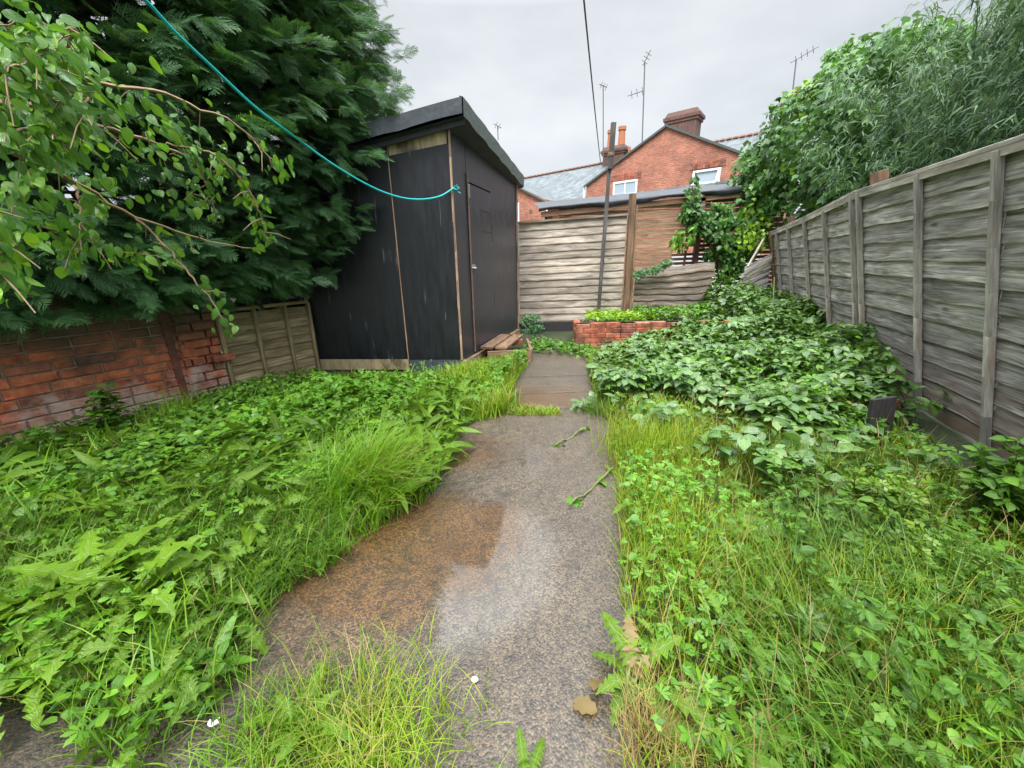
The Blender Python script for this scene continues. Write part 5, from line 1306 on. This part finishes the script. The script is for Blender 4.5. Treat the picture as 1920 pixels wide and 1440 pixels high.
# right lawn
cover('weeds', 'sparse yellow-green toothed leaves in the near right grass', 'weeds', LAWN_R, 60, DNL, (.07, .14), .12, M['lf_dand'], 135, 1.8, .6, flat=.5, droop=-.35)
cover('weeds', 'bright small-leaved weeds mixed with the right-hand grass', 'weeds', LAWN_R, 800, PALM + OV, (.018, .045), .18, M['lf_butter'], 136, 2.0, .7, patch=.4)
grass('grass', 'long yellow-green grass right of the path', LAWN_R, 4300, .18, .0044, M['gr_yellow'], 111, (.12, 1.0), 2.0, 1.0)
grass('grass', 'long blue-green grass leaning over in the near right corner', gpoly([(1400, 1200), (1450, 1050), (1600, 1000), (1900, 1100), (2300, 1300), (2400, 1600), (1500, 1650)]), 2600, .26, .0042, M['gr_blue'], 112, (.2, 1.2), 1.9, .8, az=2.6)
grass('grass', 'dry straw blades standing in the right-hand grass', LAWN_R, 420, .24, .003, M['gr_straw'], 113, (.1, .9), 1.8, .8)
grass('grass', 'a few dry straw blades in the left-hand lawn', LAWN_L, 260, .22, .003, M['gr_straw'], 114, (.2, 1.1), 1.8, .8)
cover('weeds', 'pale green buttercup leaves threaded through grass at the right edge of the path', 'weeds', gpoly([(1175, 1500), (1165, 1100), (1155, 850), (1300, 900), (1420, 1000), (1500, 1200), (1700, 1500)]), 1100, PALM, (.018, .042), .17, M['lf_butter'], 115, 1.6, .7, patch=.45)
cover('weeds', 'mixed green weeds under the right-hand grass near the fence', 'weeds', gpoly([(1400, 850), (1700, 880), (1850, 990), (2200, 1180), (2400, 1500), (1600, 1400), (1450, 1050)]), 1200, OV + PALM, (.02, .055), .2, M['lf_mint'], 116, 2.0, .7, patch=.25)

def fdist(P): return (3.19 + .4 * (P[:, 1] - 2.36)) - P[:, 0]
def mound(P):
    f = fdist(P); h = .14 + .30 * np.clip(1 - f / 2.2, 0, 1) ** 1.0 * np.clip((P[:, 1] - 2.4) / 1.0, .0, 1)
    h += .55 * np.exp(-((P[:, 0] - 3.9) ** 2 / .4 + (P[:, 1] - 6.9) ** 2 / .8)) + .12 * np.exp(-((P[:, 0] - 2.6) ** 2 / .8 + (P[:, 1] - 4.6) ** 2 / 1.))
    h *= 1 - .7 * np.exp(-((P[:, 0] - 1.3) ** 2 / .5 + (P[:, 1] - 5.3) ** 2 / .7))
    return h * (.45 + 1.1 * vnoise(P, 4.2, 77))
BR = gpoly([(1110, 705), (1140, 668), (1230, 648), (1340, 605), (1450, 575), (1500, 605), (1583, 690), (1625, 745), (1660, 800), (1640, 840), (1590, 860), (1480, 850), (1350, 800), (1220, 770), (1130, 770)])
cover('brambles', 'thicket of glossy dark bramble leaves spreading from the leaning fence to the path', 'brambles', BR, 560, TRE, (.05, .108), .12, M['lf_bramble'], 121, 9, .5, avoid=AV, an=.1, flat=.30, hfun=mound, droop=.1)
cover('weeds', 'yellow-green small leaves showing between the bramble leaves', 'weeds', BR, 420, PALM + OV, (.04, .075), .12, M['lf_butter'], 126, 9, .5, avoid=AV, hfun=lambda P: mound(P) * .95, patch=.3)
cover('brambles', 'smaller fresh bramble shoots in front of the raised brick bed', 'brambles', gpoly([(985, 662), (1000, 642), (1075, 650), (1130, 662), (1300, 655), (1250, 680), (1120, 700), (1090, 672)]), 620, TRE + PALM, (.035, .06), .10, M['lf_butter'], 122, 9, .5, avoid=None)
cover('brambles', 'scattered large bramble leaves lying over the mid right grass', 'brambles', gpoly([(1140, 800), (1300, 800), (1600, 880), (1750, 900), (1600, 980), (1420, 960), (1380, 900), (1250, 850)]), 170, TRE, (.06, .115), .24, M['lf_bramble'], 123, 5, .5, avoid=None)
cover('bed_plants', 'bright yellow-green leafy plants crowding the raised brick bed', 'plants', [(1.2, 6.05), (2.3, 6.12), (2.4, 6.75), (1.35, 6.75)], 900, [t_ovate(5, .16, .08, .5, .5), t_ovate(5, .22, .08, .5, .5)], (.07, .12), .10, M['lf_lime'], 124, 9, .3, avoid=None, flat=.6, hfun=lambda P: np.full(len(P), .34), stems=False)
cover('bed_plants', 'mid green sprawling plants filling the right half of the brick bed', 'plants', [(2.1, 6.1), (3.6, 6.2), (3.7, 7.0), (2.2, 6.95)], 700, TRE, (.04, .07), .12, M['lf_butter'], 125, 9, .3, avoid=None, hfun=lambda P: np.full(len(P), .38), stems=False)

# individual plants ---------------------------------------------------------
def rosette(name, label, cat, px, n, ln, tm, mat, seed, rise=.5, group=None, z=0., azs=None):
    rng = np.random.default_rng(seed); c = G(*px); a = np.linspace(0, 6.28, n, endpoint=False) + rng.normal(0, .25, n)
    if azs is not None: a = rng.uniform(azs[0], azs[1], n)
    el = rise + rng.normal(0, .22, n); d = np.stack([np.cos(a) * np.cos(el), np.sin(a) * np.cos(el), np.sin(el)], 1)
    th = thing(name, label, cat, tuple(c), group); P = c + d * .01 + [0, 0, .01 + z]
    for i in range(n):
        raw_mesh('leaf', *leaves(tm, P[i:i + 1], d[i:i + 1], np.array([[0, 0, 1.]]) + rng.normal(0, .2, (1, 3)), ln * rng.uniform(.7, 1.15, 1)), mat if not (isinstance(mat, list)) else mat[rng.integers(0, len(mat))], th)
    return th
DN = t_dandelion(); DK = t_ovate(8, .17, .06, .75, .5, serr=.04)
LD = M['lf_dand']
rosette('dandelion', 'tall upright dandelion leaves right of the yellowed one in the near left lawn', 'dandelion', (275, 1165), 10, .31, DN, LD, 201, .75, z=.06)
rosette('dandelion', 'dandelion with a yellowing leaf tip among grass at the left', 'dandelion', (190, 1150), 10, .31, DN, LD, 202, .8, z=.06)
rosette('dandelion', 'dandelion with long toothed leaves at the left edge of the photo', 'dandelion', (70, 1210), 11, .31, DN, LD, 203, .6, z=.06)
rosette('dandelion', 'big drooping dandelion over the dark wet slab at bottom left', 'dandelion', (-20, 1330), 10, .31, DN, LD, 204, .35, z=.06)
rosette('dandelion', 'flat jagged dandelion rosette just right of the drooping corner one', 'dandelion', (130, 1270), 9, .22, DN, LD, 205, .2, z=.06)
rosette('dandelion', 'lone upright dandelion leaf cluster high in the left lawn', 'dandelion', (235, 1000), 5, .22, DN, LD, 206, .95, z=.06)
rosette('dandelion', 'wilting dandelion with browned leaves lying on the right path edge', 'dandelion', (1185, 1285), 9, .19, DN, [LD, M['lf_brown']], 207, .55)
rosette('dandelion', 'dandelion at the bottom edge right of the concrete', 'dandelion', (1370, 1430), 8, .20, DN, LD, 208, .7)
rosette('dandelion', 'dandelion leaves poking up at the bottom edge in mid path', 'dandelion', (985, 1480), 6, .11, DN, LD, 209, .8)
rosette('dandelion', 'small dandelion in the yellow grass clump at bottom left of the path', 'dandelion', (575, 1385), 8, .17, DN, LD, 210, .8)
rosette('dock_plant', 'broad-leaved dock under the left grass clump at the path edge', 'dock', (620, 1015), 9, .17, DK, LD, 211, .5)
rosette('dock_plant', 'pale dock leaf standing in the near left grass beside the path', 'dock', (405, 1260), 5, .12, DK, M['lf_butter'], 212, .9)
rosette('dock_plant', 'round-leaved dock by the white feather', 'dock', (330, 1280), 7, .07, t_ovate(7, .3, .06, .5), M['lf_butter'], 213, .5)
rosette('dock_plant', 'long-leaved dock in the middle of the left lawn', 'dock', (480, 1000), 8, .24, DK, LD, 214, .7)
rosette('dock_plant', 'broad bright dock near the low fence panel', 'dock', (600, 790), 10, .22, DK, LD, 215, .6)
rosette('dock_plant', 'bright dock in front of the shed centre', 'dock', (700, 770), 9, .24, DK, M['lf_butter'], 216, .6)
rosette('dock_plant', 'large-leaved upright plant in the right grass with pale veined leaves', 'dock', (1425, 1020), 7, .18, t_ovate(7, .27, .06, .5), M['lf_bramble'], 217, .65)
rosette('dock_plant', 'yellowing broad leaves by the right fence corner of the photo', 'dock', (1900, 1120), 8, .26, DK, LD, 218, .7)
rosette('cranesbill', 'silvery cut-leaved plant among the near right grass', 'cranesbill', (1500, 1225), 6, .07, t_palm(7, 4.4, .12), M['lf_bramble'], 219, .5, z=.12)
rosette('cranesbill', 'small cut-leaved plant beside the wilted leaves at the path edge', 'cranesbill', (1172, 1310), 5, .055, t_palm(7, 4.4, .12), M['lf_bramble'], 220, .5, z=.03)
rosette('cranesbill', 'pale cut-leaved plant near the bottom edge in the right grass', 'cranesbill', (1310, 1340), 5, .06, t_palm(7, 4.4, .12), M['lf_butter'], 221, .5, z=.08)

def tuft(name, label, px, n, h, w, mat, seed, az=None, spread=.09, lean=(.15, 1.6), dry=.05):
    rng = np.random.default_rng(seed); c = G(*px); P = c + rng.normal(0, spread, (n, 3)) * [1, 1, 0]; a = rng.uniform(0, 6.28, n) if az is None else az + rng.normal(0, 1.1, n)
    th = thing(name, label, 'grass tuft', tuple(c))
    raw_mesh('blades', *blades(P, h * rng.uniform(.5, 1.2, n), w, a, rng.uniform(0, .5, n), rng.uniform(*lean, n), 6, .5, rng), mat, th)
    m = max(6, int(n * dry)); P = c + rng.normal(0, spread * .8, (m, 3)) * [1, 1, 0]; a = rng.uniform(0, 6.28, m) if az is None else az + rng.normal(0, .35, m)
    raw_mesh('seed_stalks', *blades(P, h * rng.uniform(.9, 1.5, m), w * .6, a, rng.uniform(.2, .5, m), rng.uniform(1.2, 1.9, m), 7, .3, rng), M['gr_straw'], th)
tuft('grass_tuft', 'big arching grass tuft flopping over the left edge of the path', (680, 935), 2200, .42, .005, M['gr_green'], 301, az=-.3, spread=.12, lean=(.8, 1.85), dry=.05)
tuft('grass_tuft', 'yellow-green grass tuft at the bottom edge left of centre', (690, 1420), 1100, .17, .003, M['gr_yellow'], 302, spread=.12, lean=(.4, 2.4))
tuft('grass_tuft', 'thin grass tuft beside the dandelion at the bottom of the path', (520, 1400), 600, .15, .0028, M['gr_green'], 303, spread=.10, lean=(.4, 2.4))
tuft('grass_tuft', 'tall upright grass tuft where the brambles meet the path', (1215, 860), 900, .30, .004, M['gr_yellow'], 304, spread=.13, lean=(.1, 1.1))
tuft('grass_tuft', 'dark green grass tuft rising between the bramble leaves', (1460, 800), 500, .34, .005, M['gr_blue'], 305, spread=.12, lean=(.1, 1.2))
tuft('grass_tuft', 'reddish dry-based grass tuft at the lower right path edge', (1230, 1400), 500, .14, .0026, M['gr_straw'], 306, spread=.06)
tuft('grass_tuft', 'dark grass tuft near the yellow herb by the fence', (1600, 930), 600, .26, .0035, M['gr_blue'], 307, az=3.3, spread=.1)
tuft('grass_tuft', 'small dark grass tuft at the far right edge of the path', (1122, 775), 350, .14, .004, M['gr_blue'], 308, spread=.08)
tuft('grass_tuft', 'long grass tuft at the foot of the brick wall', (340, 800), 500, .30, .004, M['gr_green'], 309, spread=.12)

def bush(name, label, cat, px, size, n, sz, mat, seed, tm=None, stems=9, droop=.0):
    rng = np.random.default_rng(seed); c = G(*px); th = thing(name, label, cat, tuple(c)); w, d_, h = size; mb = MB(); P = []; Dd = []
    for i in range(stems):
        a = rng.uniform(0, 6.28); e = c + [math.cos(a) * w * rng.uniform(.2, 1), math.sin(a) * d_ * rng.uniform(.2, 1), h * rng.uniform(.55, 1.05)]; q = limb(mb, c + rng.normal(0, .04, 3) * [1, 1, 0], e, .005, .002, rng, .5, 8, 5); q = np.array(q)
        m = n // stems; u = rng.uniform(.2, 1, m) * 7; k = np.minimum(u.astype(int), 6); pp = q[k] + (q[k + 1] - q[k]) * (u - k)[:, None]; oo = nrm(rng.normal(size=(m, 3)) * [1, 1, .4] + [0, 0, .25 - droop]); P.append(pp + oo * .03 * rng.random((m, 1))); Dd.append(oo)
    P, Dd = np.concatenate(P), np.concatenate(Dd)
    raw_mesh('leaves', *leaves(tm or OV[0], P, Dd, np.array([0, -.2, 1.]) + rng.normal(0, .3, P.shape), rng.uniform(*sz, len(P))), mat, th); mb.build('stems', M['gr_green'], th, smooth=True)
bush('nettle_bush', 'dark green bushy nettles in front of the near fence batten', 'shrub', (1900, 1010), (.26, .25, .44), 1800, (.035, .065), M['lf_mint'], 401, stems=30)
bush('herb_plant', 'yellow-green feathery herb standing in the right grass', 'herb', (1650, 1010), (.20, .18, .30), 900, (.022, .04), M['lf_yellow'], 402, tm=PALM[1], stems=20)
bush('herb_plant', 'smaller yellow-green herb below the tall one', 'herb', (1690, 1110), (.14, .12, .24), 420, (.02, .036), M['lf_yellow'], 403, tm=PALM[1], stems=12)
bush('bedstraw_plant', 'tangled dry-tipped bedstraw right of the yellow herb', 'weed', (1790, 1130), (.18, .14, .26), 700, (.012, .03), M['gr_blue'], 404, tm=t_ovate(3, .12, .02, .1), stems=26)
bush('sapling', 'dark leafy sapling against the whitened bricks of the wall', 'sapling', (215, 830), (.10, .08, .42), 170, (.045, .07), M['lf_mint'], 405, stems=5)
bush('sapling', 'scraggly dark weed climbing the brick wall at the far left', 'sapling', (90, 880), (.14, .08, .30), 200, (.03, .055), M['lf_mint'], 406, stems=7)
bush('sapling', 'pale variegated weed with upright leaves below the wall at the left', 'sapling', (110, 960), (.12, .1, .22), 70, (.05, .09), M['lf_butter'], 407, stems=6)
bush('leafy_weed', 'upright mint-like weed at the far left lawn edge', 'weed', (60, 1010), (.16, .14, .24), 260, (.03, .06), M['lf_butter'], 408, stems=12)
bush('bramble_shoot', 'tall bramble shoots climbing against the brown and white end post', 'brambles', (1400, 640), (.4, .3, .75), 340, (.05, .08), M['lf_bramble'], 409, tm=TRE[0], stems=14)
bush('bramble_shoot', 'bramble spray arching over the black board stub', 'brambles', (1660, 800), (.42, .2, .42), 60, (.075, .11), M['lf_bramble'], 410, tm=TRE[1], stems=6)
bush('bramble_shoot', 'bramble sprig with large leaves at the far right path edge', 'brambles', (1100, 768), (.12, .1, .12), 12, (.06, .08), M['lf_bramble'], 411, tm=TRE[0], stems=3)
bush('bramble_shoot', 'pale bramble sprig below the fence lying out into the grass', 'brambles', (1540, 880), (.3, .2, .25), 46, (.07, .10), M['lf_bramble'], 412, tm=TRE[0], stems=6)

def canes():
    rng = np.random.default_rng(55); t = thing('bramble_cane', 'pale yellow-green bramble canes hanging over the thicket below the end post', 'brambles', tuple(G(1445, 690) * [1, 1, 0]))
    for q in ([(1452, 520, 6.6), (1450, 560, 6.2), (1446, 610, 5.7), (1443, 650, 5.3), (1444, 678, 5.0)], [(1500, 540, 6.8), (1480, 500, 6.9), (1440, 495, 6.9), (1400, 520, 6.7)], [(1610, 740, 3.9), (1580, 735, 3.8), (1545, 728, 3.9), (1500, 735, 4.0)], [(1380, 600, 6.2), (1350, 585, 6.3), (1310, 590, 6.3)]):
        mb = MB(); mb.tube([D(*p) for p in q], .009, 6); mb.build('cane', M['green_stem'], t, smooth=True)
canes()
def stick(label, a, b, seed, lpos):
    rng = np.random.default_rng(seed); A, B = G(*a, .03), G(*b, .02); th = thing('fallen_twig', label, 'twig', tuple(A)); mb = MB()
    pts = [A + (B - A) * u + [0, 0, .012 * math.sin(u * 9)] + rng.normal(0, .004, 3) for u in np.linspace(0, 1, 12)]; mb.tube(pts, np.linspace(.008, .005, 12), 6)
    mb.build('stem', M['green_stem'], th, smooth=True)
    P = np.concatenate([A + (B - A) * u + rng.normal(0, .015, (k, 3)) * [1, 1, .4] for u, k in lpos]); n = len(P); P[:, 2] = np.maximum(P[:, 2], .02)
    raw_mesh('leaves', *leaves(OV[0], P, rng.normal(size=(n, 3)) * [1, 1, .2], np.array([0, 0, 1.]) + rng.normal(0, .3, (n, 3)), rng.uniform(.035, .06, n)), M['lf_butter'], th)
stick('long green bramble twig lying on the path in the middle right', (1150, 878), (1068, 950), 501, ((.0, 7), (.35, 5), (.85, 6)))
stick('short thin twig lying on the path above the longer one', (1098, 802), (1042, 835), 502, ((.0, 4), (.95, 3)))
def litter():
    rng = np.random.default_rng(77); spots = [(1125, 1275), (1120, 1335), (425, 1255), (300, 1190), (1510, 1040), (1275, 1070)]
    names = ['curled tan dead leaf at the right edge of the near path', 'flat pale tan dead leaf just below the curled one', 'folded dead leaf among the near left grass', 'dry rolled leaf under the left dandelions', 'tiny withered leaf in the right grass', 'yellow fallen leaf in the grass close to the path']
    for p, l in zip(spots, names):
        c = G(*p, .03); tag(raw_mesh('dead_leaf', *leaves(t_ovate(7, .28, .12, .1, .45, serr=.18), c[None], rng.normal(size=(1, 3)) * [1, .5, .1] + [-.6, 0, 0], np.array([[0, 0, 1.]]) + rng.normal(0, .2, (1, 3)), np.array([.085])), M['lf_brown']), l, 'leaf')
litter()
